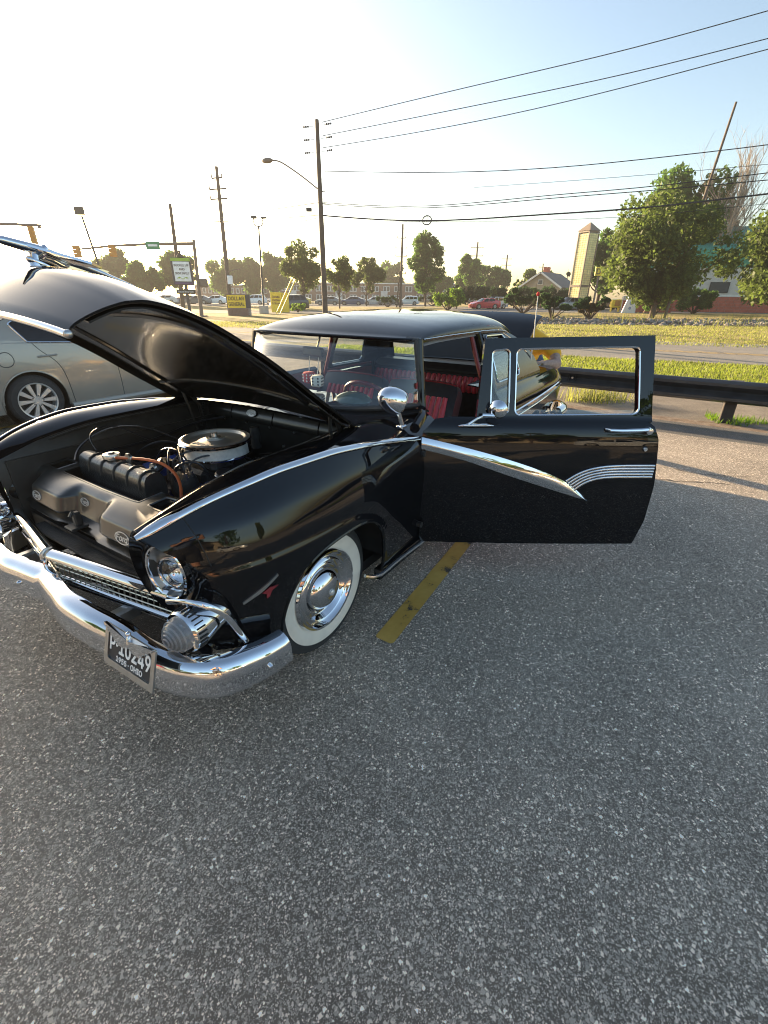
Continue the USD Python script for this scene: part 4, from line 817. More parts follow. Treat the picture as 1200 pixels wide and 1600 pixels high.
vn = thing('parked_car', car(.75, -8.85), HEAD, 'dark grey tall car added out of view beyond the silver car to shade the near ground', 'car'); modern_car(vn, 'car_grey', dict(SUV, h=1.93))  # unseen car, added to keep the sun off the ground at lower left
FAR = [  # position, heading in degrees, kind, colour, label
 ((16.1, 75.5), 200, SEDAN, 'red', 'red car parked by the hedge above the open trunk'), ((18.2, 79.2), 205, SUV, 'silver', 'silver car parked just behind the red car'),
 ((27.2, 78), 10, SEDAN, 'white', 'white car mostly hidden behind the spreading juniper, right of the red car'), ((28.4, 74.5), 200, SUV, 'grey', 'grey car below the glass block tower behind the junipers'), ((36.5, 79), 190, SEDAN, 'black', 'black car beside the yellow rack and ice sign'),
 ((-10.6, 61), 215, SUV, 'black', 'dark car parked right of the yellow box sign'), ((-41, 96), 185, SEDAN, 'white', 'white car farthest left in the far lot'), ((-34, 94), 180, SEDAN, 'grey', 'grey car in the far lot behind the message sign post'),
 ((-31.2, 95), 178, SEDAN, 'white', 'white car between the signal mast and the yellow store sign'), ((-27.6, 98), 183, SEDAN, 'silver', 'silver car just left of the yellow store sign'), ((-24.0, 96), 175, SUV, 'white', 'white car just right of the yellow store sign'),
 ((-20.4, 99), 182, SEDAN, 'silver', 'silver car behind the twin headed lamp'), ((-15.0, 93), 180, SEDAN, 'yellow', 'yellow car behind the young street tree left of the main pole'), ((-9.6, 94), 184, SEDAN, 'grey', 'grey car just left of the main utility pole'),
 ((-5.2, 96), 178, SEDAN, 'blue', 'blue car just right of the main utility pole'), ((-1.0, 100), 181, SEDAN, 'silver', 'silver car between the two young street trees'), ((2.2, 99), 176, SEDAN, 'grey', 'grey car behind the second young street tree'), ((5.8, 102), 182, SUV, 'white', 'white car left of the distant grey pole'),
 ((-7.5, -11), 70, SEDAN, 'red', 'red car behind the viewer, mirrored in the front bumper'), ((-1.5, -14), 65, SUV, 'white', 'white car behind the viewer, mirrored in the front bumper'), ((8.5, -12), 60, SEDAN, 'silver', 'silver car behind the viewer, mirrored in the open door'),
 ((-37.5, 97), 182, SEDAN, 'blue', 'blue car second from the left in the far lot'),
]
for (x_, y_), hd_, kd, col, lab in FAR:
    c = thing('parked_car', (x_, y_, .01), rad(hd_), lab, 'car'); modern_car(c, 'car_' + col, kd)

# ---------------------------------------------------------------- people
def person(name, loc, rz, J, B, cloth, label, res=.02, extra=()):
    p = thing(name, loc, rz, label, 'person')
    put(p, 'body', skin(J, B, res), 'skin', True)
    for nm, js, bs, m_, grow in cloth:
        put(p, nm, skin({k: (J[k][0], J[k][1] + grow) for k in js}, bs, res, 8), m_, True)
    for nm, me, m_ in extra: put(p, nm, me, m_, 60)
    return p
def head_parts(c, r, face=(1, 0, 0)):
    c = np.array(c, float); f = np.array(face, float); f /= np.linalg.norm(f); s = np.cross([0, 0, 1.0], f)
    hair = T(trimesh.creation.icosphere(3, r * 1.10), sc=(1, 1, 1.05)); hair.apply_translation(c - f * r * .22 + [0, 0, r * .25])
    ey = [T(trimesh.creation.icosphere(1, r * .13), tuple(c + f * r * .9 + q * s * r * .36 + np.array([0, 0, r * .08]))) for q in (-1, 1)]
    return hair, ey
# walker crossing the shop lot: dark clothes, legs in stride
J = dict(hip=((0, 0, .92), .12), chest=((.03, 0, 1.28), .145), neck=((.05, 0, 1.50), .05), head=((.08, 0, 1.64), .10), sl=((.03, .18, 1.40), .055), sr=((.03, -.18, 1.40), .055),
         el=((-.12, .24, 1.14), .042), er=((.16, -.24, 1.14), .042), hl=((-.08, .25, .90), .032), hr=((.34, -.22, .98), .032), hpl=((0, .09, .90), .085), hpr=((0, -.09, .90), .085),
         kl=((-.06, .09, .50), .055), kr=((.24, -.09, .52), .055), al=((-.36, .09, .14), .038), ar=((.38, -.09, .10), .038), tl=((-.26, .09, .06), .032), tr=((.54, -.09, .05), .032))
Bn = [('hip', 'chest'), ('chest', 'neck'), ('neck', 'head'), ('sl', 'sr'), ('chest', 'sl'), ('chest', 'sr'), ('sl', 'el'), ('el', 'hl'), ('sr', 'er'), ('er', 'hr'), ('hip', 'hpl'), ('hip', 'hpr'), ('hpl', 'kl'), ('kl', 'al'), ('al', 'tl'), ('hpr', 'kr'), ('kr', 'ar'), ('ar', 'tr')]
hair, eyes = head_parts((.08, 0, 1.66), .10)
person('person', (30.6, 58, 0), rad(180), J, Bn, [('shirt', ['hip', 'chest', 'sl', 'sr', 'el', 'er', 'hpl', 'hpr'], [('hip', 'chest'), ('sl', 'sr'), ('chest', 'sl'), ('chest', 'sr'), ('sl', 'el'), ('sr', 'er'), ('hpl', 'hpr'), ('hip', 'hpl')], 'cloth_dark', .02), ('shorts', ['hpl', 'hpr', 'kl', 'kr'], [('hpl', 'kl'), ('hpr', 'kr'), ('hpl', 'hpr')], 'cloth_dark', .018)],
       'person in dark clothes striding past the brick wall behind the maple trunk', .03, [('hair', hair, 'hair_dark')])

# the person taking the picture, mirrored in the door: dark shorts, bare legs, arms raised to the phone
J = dict(hip=((0, -.62, .95), .13), chest=((0, -.60, 1.30), .15), neck=((0, -.60, 1.52), .055), head=((0, -.58, 1.68), .10), sl=((-.19, -.60, 1.42), .058), sr=((.19, -.60, 1.42), .058), el=((-.23, -.40, 1.25), .045), er=((.23, -.40, 1.25), .045), hl=((-.07, -.17, 1.55), .032), hr=((.07, -.17, 1.55), .032),
         hpl=((-.10, -.62, .92), .09), hpr=((.10, -.62, .92), .09), kl=((-.11, -.60, .50), .06), kr=((.12, -.60, .50), .06), al=((-.11, -.63, .10), .042), ar=((.13, -.63, .10), .042), tl=((-.12, -.47, .05), .036), tr=((.15, -.47, .05), .036))
hair, eyes = head_parts((0, -.58, 1.70), .10, (0, 1, 0))
person('person', (0, 0, 0), 0, J, Bn, [('shirt', ['hip', 'chest', 'sl', 'sr', 'el', 'er'], [('hip', 'chest'), ('sl', 'sr'), ('chest', 'sl'), ('chest', 'sr')], 'denim', .02), ('shorts', ['hip', 'hpl', 'hpr', 'kl', 'kr'], [('hip', 'hpl'), ('hip', 'hpr'), ('hpl', 'kl'), ('hpr', 'kr')], 'cloth_dark', .035), ('shoes', ['al', 'ar', 'tl', 'tr'], [('al', 'tl'), ('ar', 'tr')], 'cloth_dark', .012)],
       'person in shorts taking the picture, seen only mirrored in the black door', .03, [('hair', hair, 'hair_dark'), ('phone', box(0, -.13, 1.60, .075, .008, .15, .003), 'plastic_trim')])
# ---------------------------------------------------------------- the classic car (u rearward, v to the driver's side, w up; cc=True)
C = thing('classic_car', (CX, CY, 0), math.atan2(-RV[1], -RV[0]), 'black 1950s two door sedan with open hood, open driver door and whitewall tyres', 'car')
def cp(name, m, mt_, parent=None, smooth=35, mirror=False, label=None): return put(parent or C, name, m, mt_, smooth, True, mirror, label)
US = [-.745, -.64, -.53, -.40, -.23, 0, .21, .5, .727, .80]
vs_ = P(US, [.670, .722, .765, .803, .832, .852, .866, .880, .886, .888])
ws_ = P(US, [.930, .978, 1.012, 1.036, 1.052, 1.049, 1.031, .990, .948, .934])
vm_ = P(US, [.725, .800, .868, .918, .942, .950, .948, .938, .930, .928])
wt_ = P(US, [.80, .79, .775, .77, .765, .76, .76, .76, .76, .76])
uu = np.linspace(-.78, .82, 60); hh = np.linspace(0, 1, 40); tab = np.zeros((60, 40))
for i, u in enumerate(uu):
    u_ = min(max(u, -.745), .8); wsv, vsv, vmv, wt = map(float, (ws_(u_), vs_(u_), vm_(u_), wt_(u_)))
    q = P([.18, .40, .60, wt, wt + (wsv - wt) * .55, wsv - .012, wsv][::1], [vmv - .06, vmv - .030, vmv - .010, vmv, vmv - (vmv - vsv) * .30, vsv + .008, vsv])
    tab[i] = q(.18 + (wsv - .18) * hh)
SP = RectBivariateSpline(uu, hh, tab)
rdg = P([-.80, -.69, -.337, -.1, .05, .167, .30, .40], [.762, .765, .772, .765, .752, .715, .63, .5])
def crease(u, w):
    """pressed ledge that runs back from the lamp and round the wheel opening"""
    r_ = rdg(np.clip(u, -.80, .40)); return .010 / (1 + np.exp(np.clip((w - r_) / .0055, -40, 40))) * np.clip((u + .70) / .16, 0, 1) * np.clip((.40 - u) / .16, 0, 1)
def FS(u, w, off=0.0):
    """outer side of the front fender"""
    uc = np.clip(u, -.745, .8); h = np.clip((w - .18) / (ws_(uc) - .18), 0, 1.0); return np.stack([u, SP.ev(np.clip(u, -.78, .82), h) + off + crease(u, w), w], -1)
arch = [(-.392, .25), (-.388, .36), (-.372, .48), (-.325, .585), (-.25, .655), (-.14, .695), (0, .708), (.12, .702), (.21, .672), (.285, .61), (.335, .52), (.358, .42), (.362, .33), (.355, .285)]
top = [(u, float(ws_(u)) - .0005) for u in np.linspace(-.742, .733, 50)]
ridge_edge = [(-.745, .925), (-.703, .875), (-.655, .825), (-.618, .76), (-.608, .69), (-.625, .62), (-.65, .55), (-.655, .48), (-.62, .42), (-.50, .40), (-.42, .35)]
side_poly = Polygon(top + [(.735, .93), (.765, .7), (.783, .45), (.785, .272), (.5, .276)] + arch[::-1] + ridge_edge[::-1][0:]).buffer(0)
wg_ = P([-.745, -.665, -.475, -.156, .257, .464, .735], [.905, .932, .988, 1.024, 1.026, 1.028, 1.02]); VG = .60
def FT(u, b):
    """fender top from the crest strip (b=0) in to the hood gutter (b=1) and down inside (b=2)"""
    vs, ws, wg = vs_(np.clip(u, -.745, .8)), ws_(np.clip(u, -.745, .8)), wg_(np.clip(u, -.745, .735)); vg = np.where(u > .45, .60 - .0 * u, VG)
    t = np.clip(b, 0, 1); bump = .022 * np.sin(t * math.pi) ** 1.0
    v = vs + (vg - vs) * t; w = ws + (wg - ws) * t + bump
    d = np.clip(b - 1, 0, 1); return np.stack([u, v - .018 * d, w - .30 * d], -1)
for mir in (False, True):
    fd = cp('front_fender', [patch(FS, side_poly, (.022, .011), .012, -1), patch(FT, shapely.box(-.735, 0, .735, 1), (.03, .12), .008, -1)], 'black_paint', mirror=mir)
    cp('inner_edge', [patch(FT, shapely.box(-.70, 1.0, .66, 2), (.05, .5), .01, -1)], 'black_satin', fd, mirror=mir)
    ar = np.array([q for q in arch if q[1] > .27]); ar = spline(ar, 40)
    cp('wheel_lip', tube(FS(ar[:, 0], ar[:, 1], -.004), .009, 8), 'black_paint', fd, mirror=mir)
    us = np.linspace(-.752, .74, 40); pth = np.c_[us, vs_(np.clip(us, -.745, .8)), ws_(np.clip(us, -.745, .8))]
    wd = np.interp(us, [-.752, -.70, -.5, .74], [.010, .021, .017, .016])
    pf = np.array([[a_ * math.cos(t_), b_ * math.sin(t_)] for t_ in np.linspace(0, 2 * math.pi, 12, endpoint=False) for a_, b_ in ((1, .45),)])
    cp('fender_strip', sweep(pth + np.array([0, .004, .002]), pf[None] * wd[:, None, None], (0, .55, .83)), 'chrome', fd, 50, mirror=mir)
    for u_ in (0.0, 2.934): th_ = np.linspace(-.05, math.pi + .05, 24); cp('wheel_well', [sheet(np.stack([np.c_[u_ + r_ * np.cos(th_), np.full(24, v_), .37 + r_ * np.sin(th_)] for r_, v_ in ((.425, .86), (.43, .53), (.02, .53))]))], 'dark_cavity', mirror=mir)
    gq = np.linspace(.80, .985, 16); gu = -.60 + (gq - .80) * -.10 + .0; cp('panel_gap', tube(FS(gu, gq, -.001), .0022, 5), 'dark_cavity', fd, mirror=mir)
    # black nose around the headlight, bezel, reflector and lens
    hc = np.array([-.668, .665, .742]); axd = np.array([-.95, .28, -.04]); axd /= np.linalg.norm(axd); sx = np.cross([0, 0, 1.0], axd); sx /= np.linalg.norm(sx); sz_ = np.cross(axd, sx); sz_ = sz_ if sz_[2] > 0 else -sz_
    if sx[1] < 0: sx = -sx
    ell = lambda rx_, rz_, d, off=(0, 0): np.array([hc + axd * d + sx * (rx_ * math.cos(t_) + off[0]) + sz_ * (rz_ * math.sin(t_) + off[1]) for t_ in np.linspace(0, 2 * math.pi, 48, endpoint=False)])
    e2 = lambda u, w: FS(np.array([u]), np.array([w]))[0]
    outer = [e2(-.652, .590), e2(-.612, .655), e2(-.610, .72), e2(-.630, .785), e2(-.668, .84), e2(-.712, .885), np.array([-.752, .668, .936]), np.array([-.745, .612, .905]), np.array([-.735, .570, .835]), np.array([-.725, .556, .755]), np.array([-.712, .562, .68]), np.array([-.70, .60, .620]), np.array([-.68, .67, .588])]
    oc = spline(outer, 240, True); ang = np.arctan2((oc - hc) @ sz_, (oc - hc) @ sx); tt = np.linspace(0, 2 * math.pi, 48, endpoint=False)
    idx = [np.argmin(np.abs(np.angle(np.exp(1j * (ang - t_))))) for t_ in tt]; O = oc[idx]
    I1 = ell(.078, .112, .006, (0, .014)); mid = O * .45 + I1 * .55 - axd * .004
    loop = lambda A: np.vstack([A, A[:1]])
    cp('headlight_nose', sheet(np.stack([loop(O), loop(mid), loop(I1), loop(ell(.074, .104, -.05, (0, .012)))])), 'black_paint', fd, mirror=mir)
    hl = cp('headlight', tube(loop(ell(.077, .111, .008, (0, .014))), .007, 8, False), 'chrome', mirror=mir)
    cp('bezel_dish', sheet(np.stack([loop(ell(.075, .109, .008, (0, .014))), loop(ell(.071, .095, -.012, (0, .003))), loop(ell(.066, .074, -.026, (0, -.012)))])), 'brushed_metal', hl, mirror=mir)
    cp('lens_ring', tube(loop(ell(.066, .070, -.022, (0, -.014))), .006, 8, False), 'chrome', hl, mirror=mir)
    refl = [loop(ell(.064 * math.sin(a_), .068 * math.sin(a_), -.032 - .05 * math.cos(a_), (0, -.014))) for a_ in np.linspace(math.pi / 2, .05, 6)]
    cp('reflector', sheet(np.stack(refl)), 'chrome', hl, mirror=mir)
    cp('lens', sheet(np.stack([loop(ell(.064 * math.sin(a_), .068 * math.sin(a_), -.026 + .026 * math.cos(a_), (0, -.014))) for a_ in np.linspace(math.pi / 2, .02, 7)])), 'lens_clear', hl, mirror=mir)
    cp('lens_rib', [tube([hc + axd * (-.026 + .012) + sx * q + sz_ * (-.014 + s * math.sqrt(max(0, .064 ** 2 - q * q))) for s in (-1, 1)], .0012, 4) for q in np.linspace(-.06, .06, 9)], 'lens_clear', hl, mirror=mir)
    # parking light pod
    pc, pd = np.array([-.735, .792, .588]), np.array([-1, .05, .02])
    pk = cp('parking_light', aim(lathe([(.072, .0), (.078, -.012), (.079, -.05), (.072, -.09), (.06, -.17), (.035, -.25), (.008, -.30)], 32), pd, pc), 'chrome', mirror=mir)
    cp('parking_lens', aim(lathe([(.064, .002), (.062, .014), (.055, .03), (.053, .032), (.044, .044), (.042, .045), (.03, .055), (.015, .062), (0, .064)], 32), pd, pc), 'frosted_lens', pk, mirror=mir)
    for r_, z_ in ((.058, .028), (.048, .041), (.037, .051), (.026, .058), (.014, .063)): cp('lens_flute', aim(T(trimesh.creation.torus(r_, .0028, 32, 6), (0, 0, z_)), pd, pc), 'frosted_lens', pk, mirror=mir)
    cp('ring', aim(lathe([(.064, .004), (.074, .004), (.080, -.004), (.080, -.010)], 32), pd, pc), 'chrome', pk, mirror=mir)
    slots = [T(box(.0795, 0, -.028, .004, .005, .034), rz=a_) for a_ in np.linspace(0, 2 * math.pi, 28, endpoint=False)]
    cp('ring_slot', [aim(m, pd, pc) for m in slots], 'dark_cavity', pk, mirror=mir)
    q = spline([(-.715, .70, .668), (-.70, .775, .690), (-.675, .838, .690), (-.63, .872, .645), (-.585, .89, .545), (-.553, .892, .462)], 24)
    q[8:, 1] = np.maximum(q[8:, 1], FS(q[8:, 0], q[8:, 2])[:, 1] + .004)
    cp('pod_moulding', sweep(q, np.array([[.0105 * math.cos(t_), .0045 * math.sin(t_)] for t_ in np.linspace(0, 2 * math.pi, 10, endpoint=False)]), (-.3, 1, .3)), 'chrome', pk, 50, mirror=mir)
    # side crest of spear and wings
    if not mir:
        eb = cp('fender_emblem', patch(lambda a, b: FS(a, b, .006), Polygon([(-.530, .612), (-.465, .642), (-.398, .690), (-.400, .700), (-.47, .658), (-.532, .622)]), .012, .005, -1), 'brushed_metal')
        cp('emblem_wing', patch(lambda a, b: FS(a, b, .009), Polygon([(-.466, .638), (-.436, .654), (-.402, .650), (-.428, .638), (-.440, .612), (-.450, .608), (-.449, .628)]), .012, .004, -1), 'badge_red', eb)
MATN = None
# grille: veed bars with a wire mesh between them
GN, GC = np.array([-.662, .648, .655]), np.array([-.785, 0, .672])
def gpath(dw, du=0.0, k=9, ve=.648):
    n_ = np.array([-.662 + du, ve, .655 + dw]); c_0 = np.array([-.785 + du, 0, .672 + dw]); f_ = n_ * [1, -1, 1]
    return np.vstack([n_ + (c_0 - n_) * t_ for t_ in np.linspace(0, 1, k)]), np.vstack([c_0 + (f_ - c_0) * t_ for t_ in np.linspace(0, 1, k)])
gr_ = thing if False else None
barp = np.array([(.030, .012), (.020, .024), (.0, .028), (-.022, .022), (-.040, .008), (-.050, -.012), (-.050, -.026), (-.030, -.030), (.02, -.026)])
grille = cp('grille', [sweep(p_, barp * [s, 1] * .58) for p_, s in zip(gpath(.004), (-1, -1))], 'chrome', smooth=40)
cp('lower_bar', [sweep(p_, barp * .44 * [-1, 1]) for p_ in gpath(-.118, .004)], 'chrome', grille, 40)
cp('centre_divider', tube(spline([(-.790, 0, .665), (-.812, 0, .64), (-.810, 0, .59), (-.800, 0, .54)], 14), [.009] * 14, 10), 'chrome', grille)
cp('bar_joint', tube([(-.775, 0, .694), (-.80, 0, .694), (-.818, 0, .680), (-.820, 0, .660), (-.81, 0, .65)], .007, 8), 'brushed_metal', grille)
wires = []
for p_ in gpath(0):
    a, b = p_[0] if abs(p_[0][1]) > .1 else p_[-1], p_[-1] if abs(p_[0][1]) > .1 else p_[0]
    for t_ in np.linspace(.03, .97, 21):
        c0 = a + (b - a) * t_; wires.append(tube([c0 + [-.008, 0, -.014], c0 + [.006, 0, -.060], c0 + [-.004, 0, -.112]], .0034, 5))
    for k, (du, dw) in enumerate(((-.002, -.030), (.004, -.050), (.004, -.071), (-.002, -.092))): wires.append(tube([a + [du, 0, dw], b + [du, 0, dw]], .003, 5))
cp('mesh', wires, 'brass_wire', grille)
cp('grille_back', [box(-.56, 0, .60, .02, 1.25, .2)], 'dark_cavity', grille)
val = lambda a, b: np.stack([-.60 - .10 * (1 - (a / .8) ** 2) - .05 * b, a, .56 - .24 * b + .02 * np.abs(a)], -1)
cp('valance', patch(val, shapely.box(-.78, 0, .78, 1), .06, .01, 1), 'black_paint')
for s in (-1, 1): cp('bumper_bracket', box(-.74, s * .40, .50, .20, .05, .06, .01), 'brushed_metal')
# bumper blade
bs = np.linspace(-1, 1, 121)
bv = P([0, .12, .22, .33, .45, .56, .64, .72, .80, .88, .94, 1.0], [0, .17, .30, .43, .57, .69, .78, .86, .918, .955, .97, .972])
bu = P([0, .12, .22, .33, .45, .56, .64, .72, .80, .88, .94, 1.0], [-.862, -.885, -.900, -.892, -.868, -.845, -.815, -.765, -.70, -.60, -.525, -.452])
bw = P([0, .22, .45, .56, .72, .86, 1.0], [.548, .546, .520, .468, .412, .398, .402])
bh = P([0, .22, .45, .60, .72, .85, 1.0], [.084, .087, .087, .088, .089, .086, .074])
pth, prf = [], []
half = [(-.012, 1.0), (.018, .97), (.040, .80), (.052, .50), (.056, .15), (.052, -.2), (.056, -.45), (.050, -.72), (.030, -.93), (-.012, -1.0), (-.02, -.9), (.025, -.6), (.03, 0), (.02, .7), (-.02, .9)]
for b in bs:
    t_ = abs(b); pth.append([float(bu(t_)) + .022, math.copysign(float(bv(t_)) - .04 * math.sin(math.pi * min(1, t_)), b), float(bw(t_)) - .018])
    prf.append([[a_ - .025, h_ * float(bh(t_))] for a_, h_ in half])
bm = cp('front_bumper', sweep(np.array(pth)[::-1], np.array(prf)[::-1]), 'chrome', smooth=45)
for b in (-.10, -.24, .93, -.93):
    t_ = abs(b); pv = np.array([float(bu(t_)) - .010, math.copysign(float(bv(t_)) - .02, b), float(bw(t_)) - .012])
    if t_ > .8: pv = np.array([float(bu(t_)), math.copysign(float(bv(t_)) + .022, b), float(bw(t_)) - .018]); dd = [-.3, math.copysign(1, b), 0]
    else: dd = [-1, 0, 0]
    cp('bumper_bolt', aim(lathe([(0, .009), (.006, .008), (.010, .003), (.010, -.02)], 14), dd, pv), 'chrome', bm)
# licence plate with frame, lettering and eagle crest
PL, PIT, PSC = np.array([-.880, .712, .556]), .30, .865
ax_, ay_ = np.array([.03, 1.0, 0]), np.array([math.sin(PIT), 0, math.cos(PIT)]); ax_ /= np.linalg.norm(ax_); az_ = np.cross(ax_, ay_); az_ = az_ if az_[0] < 0 else -az_
def on_plate(m, off=0.0):
    m = m.copy(); v = np.array(m.vertices) * PSC; m.vertices = PL + v[:, :1] * ax_ + v[:, 1:2] * ay_ + (v[:, 2:3] + off) * az_; return m
plate = cp('license_plate', on_plate(prism(shapely.box(-.150, -.076, .150, .076), .003)), 'plate_black', smooth=False)
frm = shapely.box(-.156, -.084, .156, .082).buffer(.004).difference(rpoly([(-.138, -.060), (.138, -.060), (.138, .066), (-.138, .066)], .012))
cp('plate_frame', on_plate(prism(frm, .007), .002), 'brushed_metal', plate, False)
def letters(s, h, x0, y0, x1, m, parent, place, bold=True, off=.0035, depth=.002):
    t = meshkit.text_mesh(s, h, depth, bold); w_ = t.bounds[1, 0] - t.bounds[0, 0]; t.apply_translation([-t.bounds[0, 0], -t.bounds[0, 1], 0]); t.apply_scale([(x1 - x0) / w_, h / (t.bounds[1, 1] - t.bounds[0, 1]), 1]); t.apply_translation([x0, y0, 0])
    return cp('lettering', place(t, off), m, parent, False)
letters('P·10249', .070, -.130, -.020, .132, 'white_paint', plate, on_plate); letters('1955 · OHIO', .024, -.085, -.055, .085, 'white_paint', plate, on_plate)
wing = []
for s in (-1, 1):
    for k in range(5): wing.append(on_plate(T(prism(Polygon([(0, -.004), (s * (.150 - .020 * k), .016 - .006 * k), (s * (.146 - .020 * k), .006 - .007 * k), (s * .02, -.020)]).buffer(.0015), .003 + .0018 * (5 - k)), (s * .004, .074 - .007 * k, 0)), .008))
wing.append(on_plate(T(trimesh.creation.icosphere(2, 1), (0, .062, .012), sc=(.012, .030, .010)), .0)); wing.append(on_plate(T(trimesh.creation.icosphere(2, .010), (-.004, .094, .014))))
cp('eagle_crest', wing, 'chrome', plate, 30)
# wheels
def classic_wheel(u, mir):
    c = (u, .715, .345); tr = lambda m: aim(m, (0, 1, 0), c)
    wl = cp('wheel', tr(lathe([(.20, -.10), (.30, -.10), (.33, -.085), (.344, -.05), (.346, 0), (.344, .05), (.332, .082), (.312, .094), (.290, .098), (.205, .085), (.205, -.1)], 64)), 'tyre_rubber', smooth=35, mirror=mir)
    cp('whitewall', tr(lathe([(.284, .0990), (.270, .1025), (.25, .1015), (.225, .095), (.208, .088)], 64)), 'white_rubber', wl, mirror=mir)
    rm = cp('rim', tr(lathe([(.209, .085), (.214, .096), (.206, .107), (.196, .104), (.186, .086), (.176, .080), (.166, .090), (.158, .094), (.150, .084), (.140, .070), (.132, .076), (.124, .078), (.116, .066), (.108, .062)], 64)), 'chrome', wl, mirror=mir)
    hb = cp('hubcap', tr(lathe([(.108, .062), (.110, .078), (.104, .090), (.09, .108), (.07, .122), (.04, .131), (.02, .133), (0, .1335)], 48)), 'chrome', wl, mirror=mir)
    cp('hub_badge', tr(lathe([(0, .145), (.010, .144), (.016, .139), (.018, .13)], 16)), 'badge_silver', hb, mirror=mir)
for u_ in (0.0, 2.934):
    for mir in (False, True): classic_wheel(u_, mir)
# body shell: floor, firewall, inner fenders, sills
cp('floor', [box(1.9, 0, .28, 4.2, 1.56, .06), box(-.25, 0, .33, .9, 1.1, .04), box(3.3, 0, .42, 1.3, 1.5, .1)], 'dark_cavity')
fw_ = cp('firewall', [box(.56, 0, .70, .03, 1.30, .60), box(.545, 0, .925, .02, 1.24, .015, .004)], 'satin_panel')
for v0, v1 in ((-.61, -.375), (-.365, -.005), (.005, .36), (.37, .60)):
    F = lambda a, b: np.stack([.535 - .028 * np.clip(b, 0, 1) ** .5 * 0 - .02 * np.sin(np.clip(b, 0, 1) * math.pi) ** .5 + .05 * b, a, .935 + .088 * b], -1)
    cp('insulation_pad', patch(F, shapely.box(v0, .02, v1, .98).buffer(0), .02, .02, 1), 'satin_panel', fw_)
def oval(parent, c, n_, up_, a, b, mt_='badge_oval', text_='Ford', ring='badge_silver', tw=1.5):
    c, n_, up_ = np.array(c, float), np.array(n_, float), np.array(up_, float); n_ /= np.linalg.norm(n_); sx_ = np.cross(up_, n_); sx_ /= np.linalg.norm(sx_); up2 = np.cross(n_, sx_)
    pl_ = lambda m, off=0.0: trimesh.Trimesh(c + np.array(m.vertices)[:, :1] * sx_ * -FS_ + np.array(m.vertices)[:, 1:2] * up2 + (np.array(m.vertices)[:, 2:3] + off) * n_, m.faces, process=False)
    FS_ = 1.0   # car coordinates are left-handed, so the text runs the other way
    e = circle(0, 0, a, b, 40); o_ = cp('oval_badge', pl_(prism(e, .003)), mt_, parent, False)
    cp('ring', pl_(prism(e.difference(circle(0, 0, a * .90, b * .86, 40)), .005)), ring, o_, False)
    t = meshkit.text_mesh(text_, b * .95, .002, True); t.apply_translation([-t.bounds[:, 0].mean(), -t.bounds[:, 1].mean(), 0]); t.apply_scale([a * tw / (t.bounds[1, 0] - t.bounds[0, 0]), 1, 1])
    v_ = np.array(t.vertices); v_[:, 0] += v_[:, 1] * .18; t.vertices = v_
    cp('lettering', pl_(t, .0035), ring, o_, False); return o_
oval(fw_, (.512, -.175, .983), (-1, 0, .5), (0, 0, 1), .042, .022, 'brushed_metal', 'Ford', 'badge_silver')
for mir in (False, True):
    ap = lambda a, b: np.stack([a, .585 - .05 * (1 - b) ** 2 * 1.0 - .10 * np.clip(.35 - b, 0, 1), .42 + .50 * b], -1)
    cp('inner_fender', patch(ap, shapely.box(-.66, 0, .56, 1), (.08, .1), .01, 1), 'black_satin', mirror=mir)
    cp('hood_hinge', [tube([(.47, .585, .80), (.44, .585, 1.0), (.38, .60, 1.09)], .012, 8), tube([(.40, .575, .82), (.36, .58, 1.0), (.34, .60, 1.12)], .010, 8)], 'black_satin', mirror=mir)
    cp('hood_bumper_strip', [tube([(u_, .592, float(wg_(u_)) - .012) for u_ in np.linspace(-.45, .40, 20)], .006, 6)], 'black_satin', mirror=mir)
cp('sill', [sweep([(.34, .885, .275), (1.5, .885, .27), (2.58, .885, .27)], np.array([(.02, .03), (-.02, .03), (-.02, -.03), (.02, -.03)]))], 'black_paint')
cp('sill', [sweep([(.34, -.885, .275), (2.58, -.885, .27)], np.array([(.02, .03), (-.02, .03), (-.02, -.03), (.02, -.03)]))], 'black_paint')
cp('sill_moulding', [tube(spline([(.24, .875, .315), (.30, .90, .288), (.42, .91, .284), (.81, .912, .272), (1.7, .912, .272), (2.56, .905, .275)], 40), .011, 8)], 'chrome')
# ---- engine bay
PTn, PTf = P([-.58, -.30, -.12, 0, .12, .2, .45, .62], [-.60, -.60, -.60, -.585, -.60, -.62, -.655, -.665]), None
def bulge(v):       # how far the moulded cover stands forward over v
    return .075 * (1 / (1 + np.exp(-(v + .50) / .012)) - 1 / (1 + np.exp(-(v + .17) / .012))) + .075 * (1 / (1 + np.exp(-(v - .13) / .012)) - 1 / (1 + np.exp(-(v - .60) / .02)))
def cover(a, b):
    """moulded radiator cover: b 0 = back of the top, 1 = front edge of the top, 2 = foot, 2.6 = lip"""
    x1 = np.clip(b, 0, 1); x2 = np.clip(b - 1, 0, 1); x3 = np.clip(b - 2, 0, 1); B = bulge(a)
    r1 = x1 - .08 * np.sin(np.clip((b - .7) / .6, 0, 1) * math.pi)
    u = -.405 - .150 * x1 - (B) * np.clip((b - .8) / .35, 0, 1) - .025 * x2 - .115 * x3 + B * .75 * np.clip(b - 1.75, 0, .35) / .35 + .02 * np.abs(a)
    w = .865 - .010 * x1 - .022 * np.clip((b - .75) / .25, 0, 1) ** 2 - .105 * x2 ** .9 - .028 * x3
    return np.stack([u, a, w], -1)
holes = [rpoly([(-.40, -.2), (.255, -.2), (.255, .74), (-.40, .74)], .05), rpoly([(.315, .08), (.54, .08), (.54, .74), (.315, .74)], .07), rpoly([(-.55, .08), (-.45, .08), (-.45, .74), (-.55, .74)], .045)]
cpoly = shapely.box(-.585, 0, .615, 2.6)
for h_ in holes: cpoly = cpoly.difference(h_)
